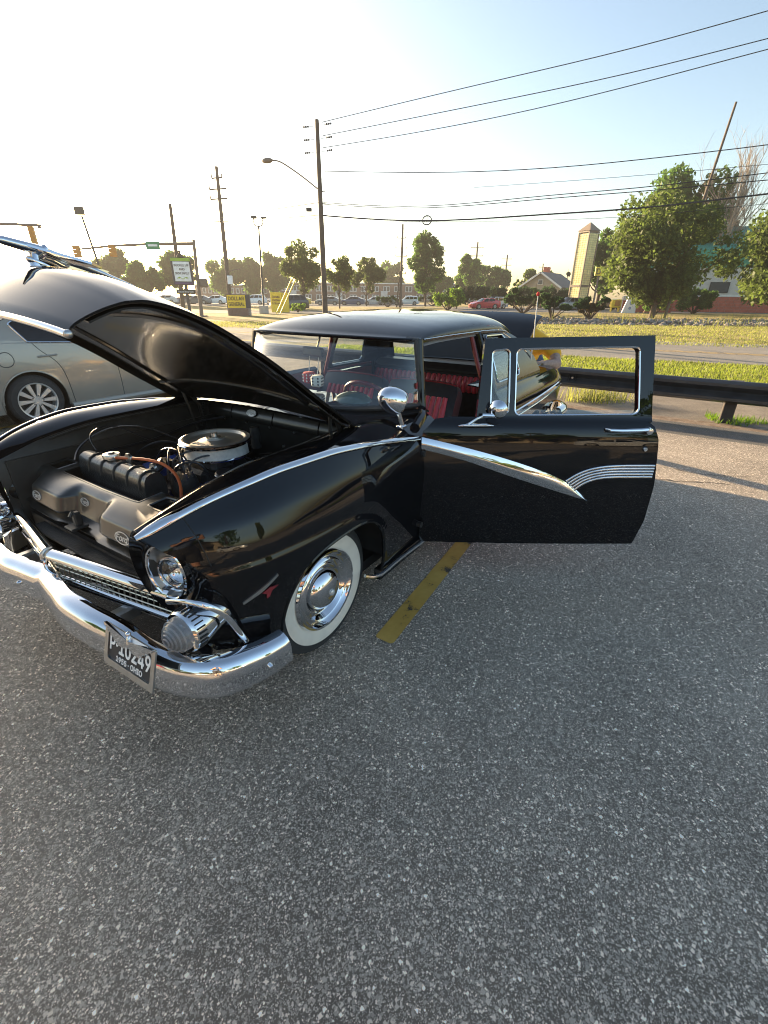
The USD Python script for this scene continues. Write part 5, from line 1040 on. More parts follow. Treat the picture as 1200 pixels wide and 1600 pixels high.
cv = cp('radiator_cover', patch(cover, cpoly, (.012, .07), .006, -1), 'satin_panel')
for h_ in holes:
    rg = np.array(shapely.segmentize(h_.exterior, .03).coords); rg = rg[rg[:, 1] >= 0]; cp('opening_lip', tube(cover(rg[:, 0], rg[:, 1]) + [0, 0, .003], .006, 6, False), 'satin_panel', cv)
for a_, b_, sc_ in ((.335, 1.50, 1.05), (-.095, 1.30, .75), (-.40, 1.45, .9)):
    A = np.array([a_]); e_ = 1e-3; n_ = np.cross(cover(A + e_, np.array([b_]))[0] - cover(A - e_, np.array([b_]))[0], cover(A, np.array([b_ + e_]))[0] - cover(A, np.array([b_ - e_]))[0]); n_ = n_ if n_[0] < 0 else -n_
    n_ /= np.linalg.norm(n_); oval(cv, cover(A, np.array([b_]))[0] + n_ * .004, n_, (0, 0, 1), .048 * sc_, .024 * sc_, 'badge_oval' if sc_ != .7 else 'brushed_metal')
cp('hood_latch', [box(-.645, -.02, .765, .03, .03, .07, .006), box(-.655, -.02, .735, .07, .07, .012, .003), tube([(-.645, -.02, .79), (-.66, -.02, .80), (-.67, -.02, .785)], .008, 6)], 'black_satin', cv)
cp('lock_plate', [box(-.69, .10, .665, .06, .9, .01), box(-.63, .0, .60, .02, 1.1, .12)], 'engine_dark')
def rtank(a, t): r_ = .0
rt_p = [(.050, -.11), (.052, -.02), (.048, .020), (.036, .042), (.014, .053), (-.014, .053), (-.036, .042), (-.048, .020), (-.052, -.02), (-.050, -.11)]
rad_ = cp('radiator', [sweep([(-.375, v_, .880) for v_ in np.linspace(-.40, .17, 12)], np.array(rt_p)), box(-.375, -.10, .60, .06, .66, .40)], 'tank_black', smooth=40)
for v_ in (-.30, -.19, -.08, .03, .13): cp('tank_rib', tube([(-.375 + a_ * 1.02, v_, .880 + b_ * 1.02 + .001) for a_, b_ in rt_p[1:-1]], .006, 6), 'black_satin', rad_)
cp('tank_flange', [box(-.375, -.10, .770, .13, .66, .012, .004)], 'engine_grey', rad_)
cp('support_rail', [tube([(-.445, -.40, .80), (-.445, .22, .80)], .012, 6)], 'black_satin', rad_)
cp('radiator_cap', aim(lathe([(0, .030), (.012, .032), (.020, .026), (.036, .024), (.040, .015), (.038, .004), (.024, 0), (.022, -.02)], 24), (0, 0, 1), (-.37, -.17, .936)), 'brushed_metal', rad_)
hs1 = spline([(-.37, -.14, .945), (-.33, .0, .955), (-.30, .14, .945), (-.31, .25, .90), (-.36, .32, .83), (-.40, .345, .76)], 30)
cp('overflow_hose', tube(hs1, .0068, 10), 'orange_rubber')
cp('reservoir', [box(-.43, .46, .76, .12, .10, .16, .02)], 'engine_grey'); cp('reservoir_cap', aim(lathe([(0, .03), (.03, .028), (.038, .02), (.038, 0), (0, 0)], 20), (0, 0, 1), (-.45, .44, .845)), 'red_cap')
eng = cp('engine_block', [box(.05, 0, .62, .62, .34, .26, .03), box(.05, .22, .72, .56, .16, .10, .03), box(.05, -.22, .72, .56, .16, .10, .03), box(.05, 0, .80, .30, .24, .08, .02)], 'engine_dark')
for s in (-1, 1):
    cp('valve_cover', [T(box(0, 0, 0, .52, .13, .09, .03), (.06, s * .235, .785), rx=s * .5)], 'engine_blue', eng)
    cp('exhaust_manifold', [tube([(-.2, s * .34, .62), (.1, s * .36, .60), (.34, s * .34, .56)], .035, 10)] + [tube([(u_, s * .27, .68), (u_, s * .35, .61)], .024, 8) for u_ in (-.15, 0, .14, .28)], 'engine_grey', eng)
ac = cp('air_cleaner', aim(lathe([(.166, .0), (.172, .0), (.178, -.006), (.176, -.014), (.168, -.014)], 48), (0, 0, 1), (.01, .115, .992)), 'chrome')
cp('lid_dish', aim(lathe([(.172, .001), (.160, .006), (.150, .003), (.140, -.010), (.09, -.012), (.05, -.002), (.045, .004), (0, .005)], 48), (0, 0, 1), (.01, .115, .994)), 'lid_metal', ac)
cp('filter', aim(lathe([(.155, -.014), (.155, -.068), (.150, -.068)], 48), (0, 0, 1), (.01, .115, .992)), 'filter_gauze', ac)
cp('base_pan', aim(lathe([(.05, -.12), (.10, -.085), (.172, -.076), (.178, -.070), (.172, -.066), (.15, -.068)], 48), (0, 0, 1), (.01, .115, .992)), 'chrome', ac)
cp('wing_nut', [aim(lathe([(0, .022), (.012, .02), (.014, .004), (.03, .002), (.03, 0)], 14), (0, 0, 1), (.01, .115, .998)), box(.01, .115, 1.012, .036, .006, .018, .002)], 'brushed_metal', ac)
t = meshkit.text_mesh('Ford', .03, .002, True); t.apply_translation([-t.bounds[:, 0].mean(), 0, 0]); v_ = np.array(t.vertices); t.vertices = np.c_[v_[:, 1] * -1 - .075, -v_[:, 0], v_[:, 2]] + [.01, .115, .983]
cp('lettering', t, 'badge_silver', ac, False)
cp('carburettor', [box(.01, .10, .875, .14, .13, .09, .02)], 'engine_grey', eng)
ds = cp('distributor', [aim(lathe([(.0, .085), (.045, .08), (.062, .05), (.066, .0), (.05, -.03), (.035, -.12)], 24), (-.15, .1, 1), (-.22, .150, .80))], 'engine_dark')
cp('distributor_body', [aim(lathe([(.078, .0), (.084, -.03), (.080, -.085), (.05, -.11), (.03, -.2)], 24), (-.15, .1, 1), (-.22, .150, .795))], 'engine_blue', ds)
g = np.random.default_rng(3)
for k in range(7):
    a_ = 2 * math.pi * k / 7; p0 = np.array([-.235 + .045 * math.cos(a_), .155 + .045 * math.sin(a_), .875]); e_ = np.array([-.14 + g.uniform(-.05, .35), (.27 if k % 2 else -.2) + g.uniform(-.03, .03), .80])
    cp('plug_lead', tube(spline([p0, p0 + [0, 0, .045], (p0 + e_) / 2 + [0, 0, .09 + g.uniform(0, .04)], e_], 16), .0045, 6), 'black_vinyl', ds); cp('lead_boot', tube([p0 - [0, 0, .012], p0 + [0, 0, .022]], .011, 8), 'brushed_metal' if k % 3 else 'black_vinyl', ds)
cp('oil_filler', [aim(lathe([(0, .055), (.035, .055), (.042, .048), (.042, .03), (.036, .024), (.036, -.06)], 24), (-.1, .15, 1), (-.165, .385, .87))], 'black_vinyl', eng)
cp('filler_band', [aim(lathe([(.0425, .047), (.0435, .046), (.0435, .034), (.042, .033)], 24), (-.1, .15, 1), (-.165, .385, .87))], 'chrome', eng)
alt = cp('alternator', [aim(lathe([(0, .06), (.05, .058), (.062, .04), (.062, -.04), (.05, -.06), (0, -.06)], 24), (-1, 0, .1), (-.22, .36, .76))] + [T(box(-.22, .36 + .063 * math.cos(a_), .76 + .063 * math.sin(a_), .08, .006, .006)) for a_ in np.linspace(0, math.pi, 9)], 'engine_grey')
cp('upper_hose', tube(spline([(-.35, .10, .91), (-.30, .10, .93), (-.24, .03, .92), (-.16, -.0, .88)], 18), .022, 10), 'black_vinyl'); cp('thermostat', [tube([(-.18, -.01, .80), (-.17, 0, .90)], .03, 10)], 'engine_grey', eng)
cp('fan_shroud', [aim(lathe([(.20, 0), (.21, .05), (.20, .06)], 32), (1, 0, 0), (-.36, -.08, .66))], 'black_satin'); cp('fan_hub', [aim(lathe([(0, .03), (.05, .03), (.055, -.05), (.03, -.09)], 20), (-1, 0, 0), (-.28, -.02, .70))], 'engine_grey')
cp('heater_hose', tube(spline([(.50, -.30, .80), (.38, -.36, .84), (.2, -.40, .82), (-.05, -.40, .80), (-.2, -.3, .82)], 24), .014, 8), 'black_vinyl'); cp('heater_hose', tube(spline([(.50, .24, .72), (.40, .32, .76), (.25, .36, .74), (.1, .33, .74)], 18), .013, 8), 'black_vinyl')
cp('wiring', [tube(spline([(-.44, -.40, .90), (-.36, -.50, .93), (-.2, -.53, .98), (.05, -.5, .93), (.18, -.45, .84)], 24), .006, 6), tube(spline([(-.35, -.35, .94), (-.33, -.42, 1.0), (-.22, -.44, 1.02), (-.1, -.40, .95), (.1, -.46, .85)], 24), .004, 6), tube(spline([(.52, -.45, .92), (.40, -.55, .90), (.1, -.56, .86), (-.3, -.56, .85), (-.5, -.5, .82)], 24), .008, 6)], 'black_vinyl')
g = np.random.default_rng(21)
for k in range(16):
    a_ = np.array([g.uniform(-.30, .45), g.uniform(-.50, .50), g.uniform(.72, .84)]); b_ = a_ + [g.uniform(-.25, .3), g.uniform(-.3, .3), 0]; b_ = np.clip(b_, [-.33, -.54, .70], [.52, .54, .86]); m_ = (a_ + b_) / 2 + [g.uniform(-.06, .06), g.uniform(-.06, .06), g.uniform(.01, .08)]
    cp('wire', tube(spline([a_, m_, b_], 14), g.uniform(.003, .0075), 6), ('black_vinyl', 'engine_dark', 'black_vinyl', 'brushed_metal')[k % 4])
for k in range(12): cp('bolt', aim(lathe([(0, .008), (.007, .007), (.009, 0)], 8), (-1, 0, 0), (.543, -.58 + k * .104, .905 if k % 2 else .80)), 'brushed_metal', fw_)
for k in range(9): cp('bolt', aim(lathe([(0, .006), (.006, .005), (.008, 0)], 8), (-.3, 0, 1), tuple(cover(np.array([-.54 + k * .135]), np.array([2.25]))[0])), 'brushed_metal', cv)
for q_ in (hs1[4], hs1[-3], np.array([-.33, .10, .93]), np.array([-.19, 0.0, .89])): cp('hose_clamp', tube([q_ - [.006, 0, 0], q_ + [.006, 0, 0]], .0235 if q_[1] < .12 and q_[2] > .88 else .013, 12), 'brushed_metal')
for k, (v_, w_, r_) in enumerate(((-.02, .70, .07), (.14, .74, .045), (-.20, .72, .05))): cp('pulley', aim(lathe([(0, .01), (r_ * .4, .012), (r_ * .8, .004), (r_, .012), (r_ * .86, 0), (r_, -.012), (r_ * .5, -.02)], 22), (-1, 0, 0), (-.25, v_, w_)), 'engine_grey', eng)
cp('fan_belt', tube(spline([(-.25, -.02, .772), (-.25, .10, .79), (-.25, .19, .75), (-.25, .13, .695), (-.25, -.02, .628), (-.25, -.20, .668), (-.25, -.255, .72), (-.25, -.20, .775)], 40, True), .007, 6, False), 'black_vinyl', eng)
for mir in (False, True):
    cp('hinge_spring', tube(np.array([(.42 + .05 * t_ / 40, .575 + .014 * math.cos(t_ * 1.6), .86 + .16 * t_ / 40 + .004 * math.sin(t_ * 1.6)) for t_ in np.linspace(0, 40, 160)]), .003, 5), 'black_satin', mirror=mir)
cp('battery', [box(.28, -.44, .74, .26, .17, .2, .012)], 'engine_dark'); cp('brake_cylinder', [tube([(.53, .40, .80), (.38, .40, .80)], .03, 10), box(.43, .40, .84, .10, .07, .05, .01)], 'engine_grey'); cp('coil', [tube([(.30, .08, .86), (.30, .08, .98)], .027, 12)], 'engine_dark')
# ---- hood, raised about its rear hinge
HP = np.array([(-.778, 1.556), (-.768, 1.570), (-.738, 1.588), (-.69, 1.608), (-.645, 1.622), (-.595, 1.632), (-.55, 1.633), (-.505, 1.626), (-.39, 1.590), (-.14, 1.455), (.213, 1.206), (.427, 1.058), (.47, 1.030)])
dd = np.r_[0, np.cumsum(np.linalg.norm(np.diff(HP, axis=0), axis=1))]; dd /= dd[-1]
hu, hw_ = PchipInterpolator(dd, HP[:, 0]), PchipInterpolator(dd, HP[:, 1]); hcr = P([0, .03, .10, .16, .25, .5, .85, 1.0], [.058, .066, .090, .106, .105, .085, .055, .035])
def HF(a, b, off=0.0):
    a_ = np.clip(a, 0, 1); hw0 = np.where(b < 0, .70, .655) + .035 * a_; n_u = np.gradient(HP[:, 0]); c_ = hcr(a_) * (1 - np.abs(b) ** 2.2); q_ = np.clip((np.abs(b) - .93) / .07, 0, 1) ** 2
    nose = np.clip(1 - a_ / .22, 0, 1)
    return np.stack([hu(a_) - c_ * .35 * nose + off * .35, b * hw0, hw_(a_) + c_ * (1 - .15 * nose) - off], -1)
hood = cp('hood', patch(HF, shapely.box(0, -1, 1, 1), (.012, .05), .006, 1), 'black_paint', smooth=50)
for s in (-1, 1):
    aa = np.linspace(.02, .99, 40); fl_ = .010 if s == 1 else .05; e0 = HF(aa, np.full(40, s * 1.0)); tn = np.gradient(e0, axis=0); dn = np.c_[-tn[:, 2], np.zeros(40), tn[:, 0]]; dn /= np.linalg.norm(dn, axis=1, keepdims=True); dn *= -np.sign(dn[:, 2:3])
    e1 = e0 + dn * fl_ + [0, -s * .012, 0]; cp('side_flange', sheet(np.stack([e0, e1], 1)), 'black_satin', hood)
ip = shapely.box(.06, -.93, .95, .93)
for q in ([(.22, .16), (.33, .12), (.36, .48), (.25, .62)], [(.22, -.16), (.33, -.12), (.36, -.48), (.25, -.62)]): ip = ip.difference(rpoly(q, .02)); cp('opening_panel', patch(lambda a, b: HF(a, b, .022), Polygon(q).buffer(.01), .05, .004, 1), 'engine_grey', hood)
cp('lit_patch', patch(lambda a, b: HF(a, b, .0425), rpoly([(.20, -.16), (.30, -.12), (.325, -.46), (.235, -.62)], .02), (.02, .04), .003, 1), 'lit_tan', hood)  # tan patch added to paint the bright reflection on the hood underside
cp('inner_panel', patch(lambda a, b: HF(a, b, .034), ip, (.02, .04), .006, 1), 'black_gloss', hood)
for a_ in (.13, .40, .80): bb = np.linspace(-.9, .9, 24); cp('stiffener', tube(HF(np.full(24, a_), bb, .040), .014, 8), 'black_gloss', hood)
for s in (-1, 1): aa = np.linspace(.12, .93, 24); cp('stiffener', tube(HF(aa, np.full(24, s * .80), .040), .014, 8), 'black_gloss', hood)
cp('latch_striker', [tube(HF(np.array([.10, .10]), np.array([-.06, .06]), .05), .012, 8), tube(HF(np.array([.10, .125]), np.array([0., 0.]), .06), .010, 8)], 'brushed_metal', hood); cp('lamp', [T(trimesh.creation.icosphere(2, 1), tuple(HF(np.array([.22]), np.array([.70]), .05)[0]), sc=(.03, .03, .016))], 'chrome', hood)
bb = np.linspace(-1, 1, 40); lip = HF(np.zeros(40), bb)
cp('lip_moulding', sweep(lip + [-.003, 0, -.004], np.array([[.010 * math.cos(t_), .011 * math.sin(t_)] for t_ in np.linspace(0, 2 * math.pi, 12, endpoint=False)])), 'chrome', hood, 50)
for k in (0, -1): cp('lip_end', T(trimesh.creation.icosphere(2, .012), tuple(lip[k] + [0, 0, -.004])), 'brushed_metal', hood)
ob_ = HF(np.array([.20]), np.array([0.]))[0]
orn = cp('hood_ornament', [T(trimesh.creation.icosphere(3, 1), tuple(ob_ + [.03, 0, -.005]), ry=rad(25), sc=(.085, .03, .022)), tube([ob_ + [-.02, 0, 0], ob_ + [-.015, 0, .035], ob_ + [.03, 0, .06]], [.024, .020, .018], 12)], 'chrome')
cp('ornament_body', [tube([ob_ + [-.15, 0, .085], ob_ + [-.10, 0, .078], ob_ + [0, 0, .056], ob_ + [.14, 0, .012], ob_ + [.33, 0, -.055]], [.004, .014, .018, .014, .004], 14)], 'chrome', orn)
for s in (-1, 1): cp('ornament_wing', T(prism(Polygon([(-.06, 0), (.10, 0), (.15, s * .13), (.11, s * .14)]), .008), tuple(ob_ + [0, 0, .050]), ry=rad(20)), 'chrome', orn)
cp('ornament_fin', T(T(prism(Polygon([(-.02, 0), (.20, -.03), (.24, .03)]), .006), rx=math.pi / 2), tuple(ob_ + [0, 0.003, .052]), ry=rad(20)), 'chrome', orn)
# ---- cowl, windshield, roof
cw = lambda a, b: np.stack([a, b * (.62 + .18 * np.clip((a - .5) / .5, 0, 1)), 1.035 + .022 * (1 - b ** 2) - .006 * np.clip((.55 - a) / .1, 0, 1)], -1)
cowl = cp('cowl', patch(cw, shapely.box(.44, -1, 1.02, 1), (.04, .08), .01, 1), 'black_paint'); cp('vent_grille', [box(.56, v_, 1.058, .06, .012, .004) for v_ in np.linspace(-.25, .25, 18)], 'dark_cavity', cowl)
for s in (-1, 1): cp('wiper', [tube(spline([(.60, s * .30, 1.068), (.70, s * .12, 1.10), (.745, s * .02, 1.15)], 8), .005, 6)], 'chrome', cowl); cp('shoulder', patch(lambda a, b, s=s: np.stack([a, s * (.60 + .285 * b), 1.022 - .08 * np.maximum(b, 0) ** 2.2 + .02 * np.sin(b * math.pi) - .06 * (a - .70) * b], -1), shapely.box(.70, 0, 1.06, 1), (.05, .1), .01, s), 'black_paint', cowl)
ul = lambda b: .615 + .415 * np.abs(b) ** 3.2; uh = lambda b: .985 + .075 * np.abs(b) ** 2
def GL(b, h): return np.stack([ul(b) * (1 - h) + uh(b) * h - .03 * np.sin(h * math.pi) * (1 - np.abs(b) ** 4), b * (.735 * (1 - h) + .672 * h), 1.058 * (1 - h) + (1.418 + .008 * (1 - b ** 2)) * h - .0 * b], -1)
ws = cp('windshield', patch(GL, shapely.box(-1, 0, 1, 1), .06, .005, 1), 'glass')
ring_ = np.vstack([GL(np.linspace(-1, 1, 50), np.zeros(50)), GL(np.ones(14), np.linspace(0, 1, 14))[1:], GL(np.linspace(1, -1, 50), np.ones(50))[1:], GL(-np.ones(14), np.linspace(1, 0, 14))[1:]])
cp('windshield_seal', tube(ring_, .017, 8, False), 'plastic_trim', ws)
rc = P([0, .03, .07, .12, .2, .32, .55, .75, .9, 1.0], [1.432, 1.462, 1.492, 1.516, 1.537, 1.550, 1.558, 1.545, 1.50, 1.40]); re_ = P([0, .2, .5, .75, .92, 1.0], [1.422, 1.424, 1.422, 1.405, 1.335, 1.27])
def RF(a, b):
    ph = b * math.pi / 2; hw0 = .682 - .02 * a ** 2; c_ = np.cos(np.clip(ph, -math.pi / 2 + 1e-4, math.pi / 2 - 1e-4)) ** .75
    uf, ub = .945 + .06 * np.abs(np.sin(ph)) ** 2 + .09 * np.abs(np.sin(ph)) ** 12, 2.98 - .08 * np.abs(np.sin(ph)) ** 2
    a_ = np.clip(a, 0, 1); return np.stack([uf + (ub - uf) * a, hw0 * np.sin(ph), re_(a_) + (rc(a_) - re_(a_)) * c_], -1)
roof = cp('roof', patch(RF, shapely.box(0, -1, 1, 1), (.02, .05), .02, 1), 'black_paint')
for s in (-1, 1):
    aa = np.linspace(0, 1, 40); ed = RF(aa, np.full(40, s * 1.0)); cp('drip_rail', sweep(ed + [0, s * .006, -.006], np.array([(.012, .008), (-.012, .008), (-.012, -.010), (.012, -.010)])), 'black_paint', roof); cp('drip_moulding', tube(ed + [0, s * .020, .0], .0035, 6), 'chrome', roof)
bb = np.linspace(-1, 1, 40); hd_ = RF(np.zeros(40), bb); cp('header_moulding', [tube(hd_ + [-.006, 0, -.004], .008, 8)], 'black_paint', roof)
cp('headliner', patch(lambda a, b: RF(a, b) - np.array([0, 0, .045]), shapely.box(.03, -.97, .97, .97), .08, .005, 1), 'headliner_cloth', roof)
for mir in (False, True):
    pil = cp('front_pillar', [tube([(1.035, .742, 1.045), (1.05, .722, 1.18), (1.062, .700, 1.32), (1.075, .682, 1.42)], [.026, .022, .021, .024], 10), box(.80, .845, .60, .06, .10, .66, .02), tube([(1.02, .75, 1.03), (.93, .80, 1.01), (.80, .83, .98)], .03, 8)], 'black_paint', mirror=mir)
    cp('pillar_trim', [tube([(1.075, .70, 1.04), (1.085, .69, 1.18), (1.09, .66, 1.40)], .012, 8), box(.845, .82, .62, .02, .08, .6, .006)], 'red_vinyl', pil, mirror=mir)
    bp = cp('door_pillar', [tube([(2.02, .845, .32), (2.02, .86, .75), (2.0, .82, 1.02), (1.985, .74, 1.22), (1.96, .675, 1.41)], [.04, .04, .030, .020, .018] if mir else [.04, .04, .036, .030, .028], 10)], 'black_paint', mirror=mir)
    cp('pillar_trim', [tube([(1.965, .80, .32), (1.965, .81, .75), (1.945, .775, 1.02), (1.935, .70, 1.22), (1.92, .645, 1.40)], .016, 8), tube([(1.10, .648, 1.400), (1.5, .648, 1.404), (1.92, .645, 1.402)], .012, 8)], 'red_vinyl', bp, mirror=mir)
    def QF(u, w):
        h = np.clip((w - 1.0) / .42, 0, 1.1); top_ = .672 - .01 * (u - 2); return np.stack([u, .845 * (1 - h) + top_ * h + .02 * np.sin(h * math.pi), w], -1)
    aa = np.linspace(.50, 1, 20); ed = RF(aa, np.full(20, 1.0)); q = [(2.0, .99)] + [(float(a_[0]), float(a_[2]) + .0) for a_ in ed if a_[0] > 2.0] + [(3.08, 1.16), (3.2, 1.03), (3.2, .99)]
    pg = Polygon(q).buffer(0); hole = rpoly([(2.07, 1.055), (2.06, 1.385), (2.42, 1.375), (2.55, 1.25), (2.60, 1.055)], .04)
    qp = cp('rear_roof_pillar', patch(QF, pg.difference(hole), .04, .03, -1), 'black_paint', mirror=mir)
    cp('quarter_window', patch(lambda a, b: QF(a, b) - np.array([0, .015, 0]), hole.buffer(.01), .08, .004, -1), 'glass', qp, mirror=mir); rg = np.array(shapely.segmentize(hole.exterior, .04).coords); cp('quarter_trim', tube(QF(rg[:, 0], rg[:, 1]) + [0, .004, 0], .007, 6, False), 'chrome', qp, mirror=mir)
    # rear quarter panel with fin line
    qv = P([1.98, 2.4, 2.93, 3.4, 3.8, 4.06], [.930, .935, .930, .915, .895, .865]); qt = P([1.98, 2.4, 2.93, 3.4, 3.8, 4.06], [1.00, 1.005, .995, .982, .968, .945])
    def QS(u, w):
        s_ = np.clip((w - .25) / (qt(np.clip(u, 1.98, 4.06)) - .25), 0, 1); return np.stack([u, qv(np.clip(u, 1.98, 4.06)) - .05 * (1 - s_) ** 2 - .075 * np.clip((s_ - .72) / .28, 0, 1) ** 2, w], -1)
    tp = [(u_, float(qt(u_))) for u_ in np.linspace(1.985, 4.06, 24)]
    pg = Polygon(tp + [(4.10, .80), (4.02, .62), (3.98, .36), (2.0, .26)]).difference(circle(2.934, .36, .36, .33)).difference(shapely.box(2.60, .0, 3.27, .34))
    qr = cp('rear_fender', [patch(QS, pg, .04, .012, -1), patch(lambda u, b: np.stack([u, (qv(np.clip(u, 1.98, 4.06)) - .075) * (1 - b) + .62 * b, qt(np.clip(u, 1.98, 4.06)) + .03 * np.sin(b * math.pi / 2)], -1), shapely.box(1.99, 0, 4.05, 1), (.08, .15), .01, -1)], 'black_paint', mirror=mir)
    q = np.linspace(2.0, 4.07, 30); cp('side_strip', sweep(QS(q, .79 + .012 * (q - 2)) + [0, .004, 0], np.array([(.005, .020), (-.006, .014), (-.006, -.014), (.005, -.020)])), 'chrome', qr, mirror=mir); cp('side_strip', [tube(QS(q, .752 + .012 * (q - 2)) + [0, .003, 0], .006, 6)], 'chrome', qr, mirror=mir)
    tl = cp('tail_light', aim(lathe([(.075, -.05), (.082, 0), (.076, .02)], 28), (1, 0, 0), (4.06, .775, .78)), 'chrome', mirror=mir); cp('tail_lens', aim(lathe([(.072, .012), (.06, .03), (.03, .045), (0, .048)], 24), (1, 0, 0), (4.06, .775, .78)), 'lens_red', tl, mirror=mir)
rbp = [(x_, y_, .49) for x_, y_ in ((3.75, -.94), (4.0, -.94), (4.14, -.86), (4.2, -.6), (4.22, 0), (4.2, .6), (4.14, .86), (4.0, .94), (3.75, .94))]
cp('rear_bumper', sweep(spline(rbp, 60), np.array([[a_, h_ * .085] for a_, h_ in half])), 'chrome', smooth=45)
cp('rear_panel', [box(4.02, 0, .62, .04, 1.5, .5, .02)], 'black_paint'); cp('tow_stub', [tube([(4.05, .80, .40), (4.12, .80, .40)], .018, 8)], 'black_satin')
RW = lambda b, h: np.stack([3.22 - .30 * h - .22 * np.abs(b) ** 2.5 * (1 - .4 * h), b * (.70 * (1 - h) + .60 * h), 1.045 * (1 - h) + (1.37 - .09 * np.abs(b) ** 3) * h], -1)
rw = cp('rear_window', patch(RW, shapely.box(-1, 0, 1, 1), .08, .005, -1), 'glass'); ring_ = np.vstack([RW(np.linspace(-1, 1, 30), np.zeros(30)), RW(np.ones(10), np.linspace(0, 1, 10))[1:], RW(np.linspace(1, -1, 30), np.ones(30))[1:], RW(-np.ones(10), np.linspace(1, 0, 10))[1:]]); cp('rear_seal', tube(ring_, .02, 8, False), 'black_paint', rw)
cp('deck', [box(3.24, 0, 1.015, .12, 1.44, .03, .008), box(3.62, .655, .99, .9, .09, .03, .006), box(3.62, -.655, .99, .9, .09, .03, .006)], 'black_paint')
TLF = lambda a, b: np.stack([3.27 + .42 * a + .16 * a ** 2 + .10 * np.clip(a - .75, 0, 1) ** 1.5, b * (.60 + .01 * a), 1.015 + .62 * a - .10 * a ** 2 - .22 * np.clip(a - .72, 0, 1) ** 1.6 - .03 * b ** 2 * a - .03 * np.clip(np.abs(b) - .8, 0, 1)], -1)
tr_ = cp('trunk_lid', patch(TLF, shapely.box(0, -1, 1, 1), .05, .03, 1), 'black_paint'); cp('lid_inner', patch(lambda a, b: TLF(a, b) + np.array([.03, 0, -.03]), rpoly([(.08, -.9), (.94, -.9), (.94, .9), (.08, .9)], .05), .08, .01, 1), 'black_satin', tr_)
cp('lid_edge_light', [T(box(3.915, .52, 1.455, .05, .10, .05, .01))], 'brushed_metal', tr_)
for s in (-1, 1): cp('lid_hinge', [tube(spline([(3.28, s * .5, .86), (3.30, s * .5, 1.0), (3.45, s * .5, 1.16)], 10), .014, 8)], 'black_satin', tr_)
# antenna on the rear fender
an = cp('antenna', tube([(2.98, .80, 1.00), (2.975, .80, 1.30), (2.945, .795, 1.66)], [.007, .005, .004], 8), 'antenna_white'); cp('antenna_base', aim(lathe([(.0, .07), (.016, .06), (.026, .02), (.03, 0)], 16), (0, .1, 1), (2.98, .80, .995)), 'chrome', an); cp('antenna_tip', [T(trimesh.creation.icosphere(2, 1), (2.945, .795, 1.675), sc=(.013, .013, .018))], 'dice_red', an)
# ---- interior
dash = cp('dashboard', [box(.98, 0, .96, .26, 1.36, .10, .03), box(.86, 0, 1.0, .30, 1.30, .03, .01), box(1.06, 0, .86, .10, 1.34, .14, .02)], 'black_vinyl')
cp('instrument_hood', T(trimesh.creation.icosphere(3, 1), (.93, .30, 1.02), sc=(.12, .14, .085)), 'smoke_plastic', dash)
sc_, sn_ = np.array([1.14, .30, .985]), np.array([.80, 0, .60]); e1 = np.array([0, 1.0, 0]); e2_ = np.cross(sn_, e1)
stw = cp('steering_wheel', tube(np.array([sc_ + .205 * (math.cos(t_) * e1 + math.sin(t_) * e2_) for t_ in np.linspace(0, 2 * math.pi, 48)]), .014, 10, False), 'maroon')
cp('spoke', [tube([sc_ - .19 * (e1 * math.cos(.2) + e2_ * math.sin(.2) * s), sc_ - sn_ * .03, sc_ + .19 * (e1 * math.cos(.2) - e2_ * math.sin(.2) * s)], .010, 6) for s in (1,)], 'maroon', stw); cp('horn_ring', [aim(lathe([(0, .01), (.04, .005), (.05, -.02)], 20), sn_, sc_ - sn_ * .02)], 'chrome', stw)
cp('column', [tube([sc_ - sn_ * .02, sc_ - sn_ * .45], .025, 10), tube([sc_ - sn_ * .08, sc_ - sn_ * .08 + [0, -.20, .06]], .006, 6)], 'chrome', stw)
def pleats(parent, n, v0, v1, f0, f1, r, mt_='pleat_vinyl'):
    w_ = (v1 - v0) / n
    for k in range(n):
        v_ = v0 + (k + .5) * w_; a_, b_ = np.array([f0[0], v_, f0[1]]), np.array([f1[0], v_, f1[1]])
        cp('pleat', tube(spline([a_, (a_ + b_) / 2 + np.array([-.02, 0, .0]), b_], 5), np.array([.8, 1, 1, 1, .8]) * w_ * .53, 10), mt_, parent)
        if k: cp('pleat_piping', tube([a_ + [-.012, -w_ / 2, 0], (a_ + b_) / 2 + [-.034, -w_ / 2, 0], b_ + [-.012, -w_ / 2, 0]], .0035, 5), 'piping_pale', parent)
for s in (-1, 1):
    F = lambda a, b, s=s: np.stack([1.60 + .20 * b - .03 * np.sin(np.clip(b, 0, 1) * math.pi), s * (.335 + a * .305), .50 + .57 * b - .02 * np.abs(a) ** 4], -1)
    fs = cp('front_seat', [patch(F, rpoly([(-1, 0), (1, 0), (1, 1.0), (-1, 1.0)], .12), .06, .15, -s)], 'black_vinyl'); cp('cushion', [box(1.35, s * .335, .47, .56, .62, .16, .05)], 'black_vinyl', fs)
    pleats(fs, 10, s * .335 - .245, s * .335 + .245, (1.615, .56), (1.752, .955), .02, 'pleat_vinyl')
    cp('piping', tube(F(np.r_[np.linspace(-.95, .95, 16)], np.full(16, .985)), .006, 6), 'red_vinyl', fs)
rs = cp('rear_seat', [T(box(2.66, 0, .76, .16, 1.40, .62, .06)), box(2.36, 0, .50, .56, 1.36, .18, .06), T(box(2.70, 0, 1.03, .26, 1.36, .12, .05))], 'black_vinyl'); pleats(rs, 24, -.64, .64, (2.565, .86), (2.585, .985), .02)
cp('parcel_shelf', [box(3.0, 0, 1.035, .48, 1.36, .03, .008)], 'black_vinyl'); cp('side_lining', [box(2.35, s * .80, .72, .75, .02, .62, .006) for s in (-1, 1)], 'red_vinyl')
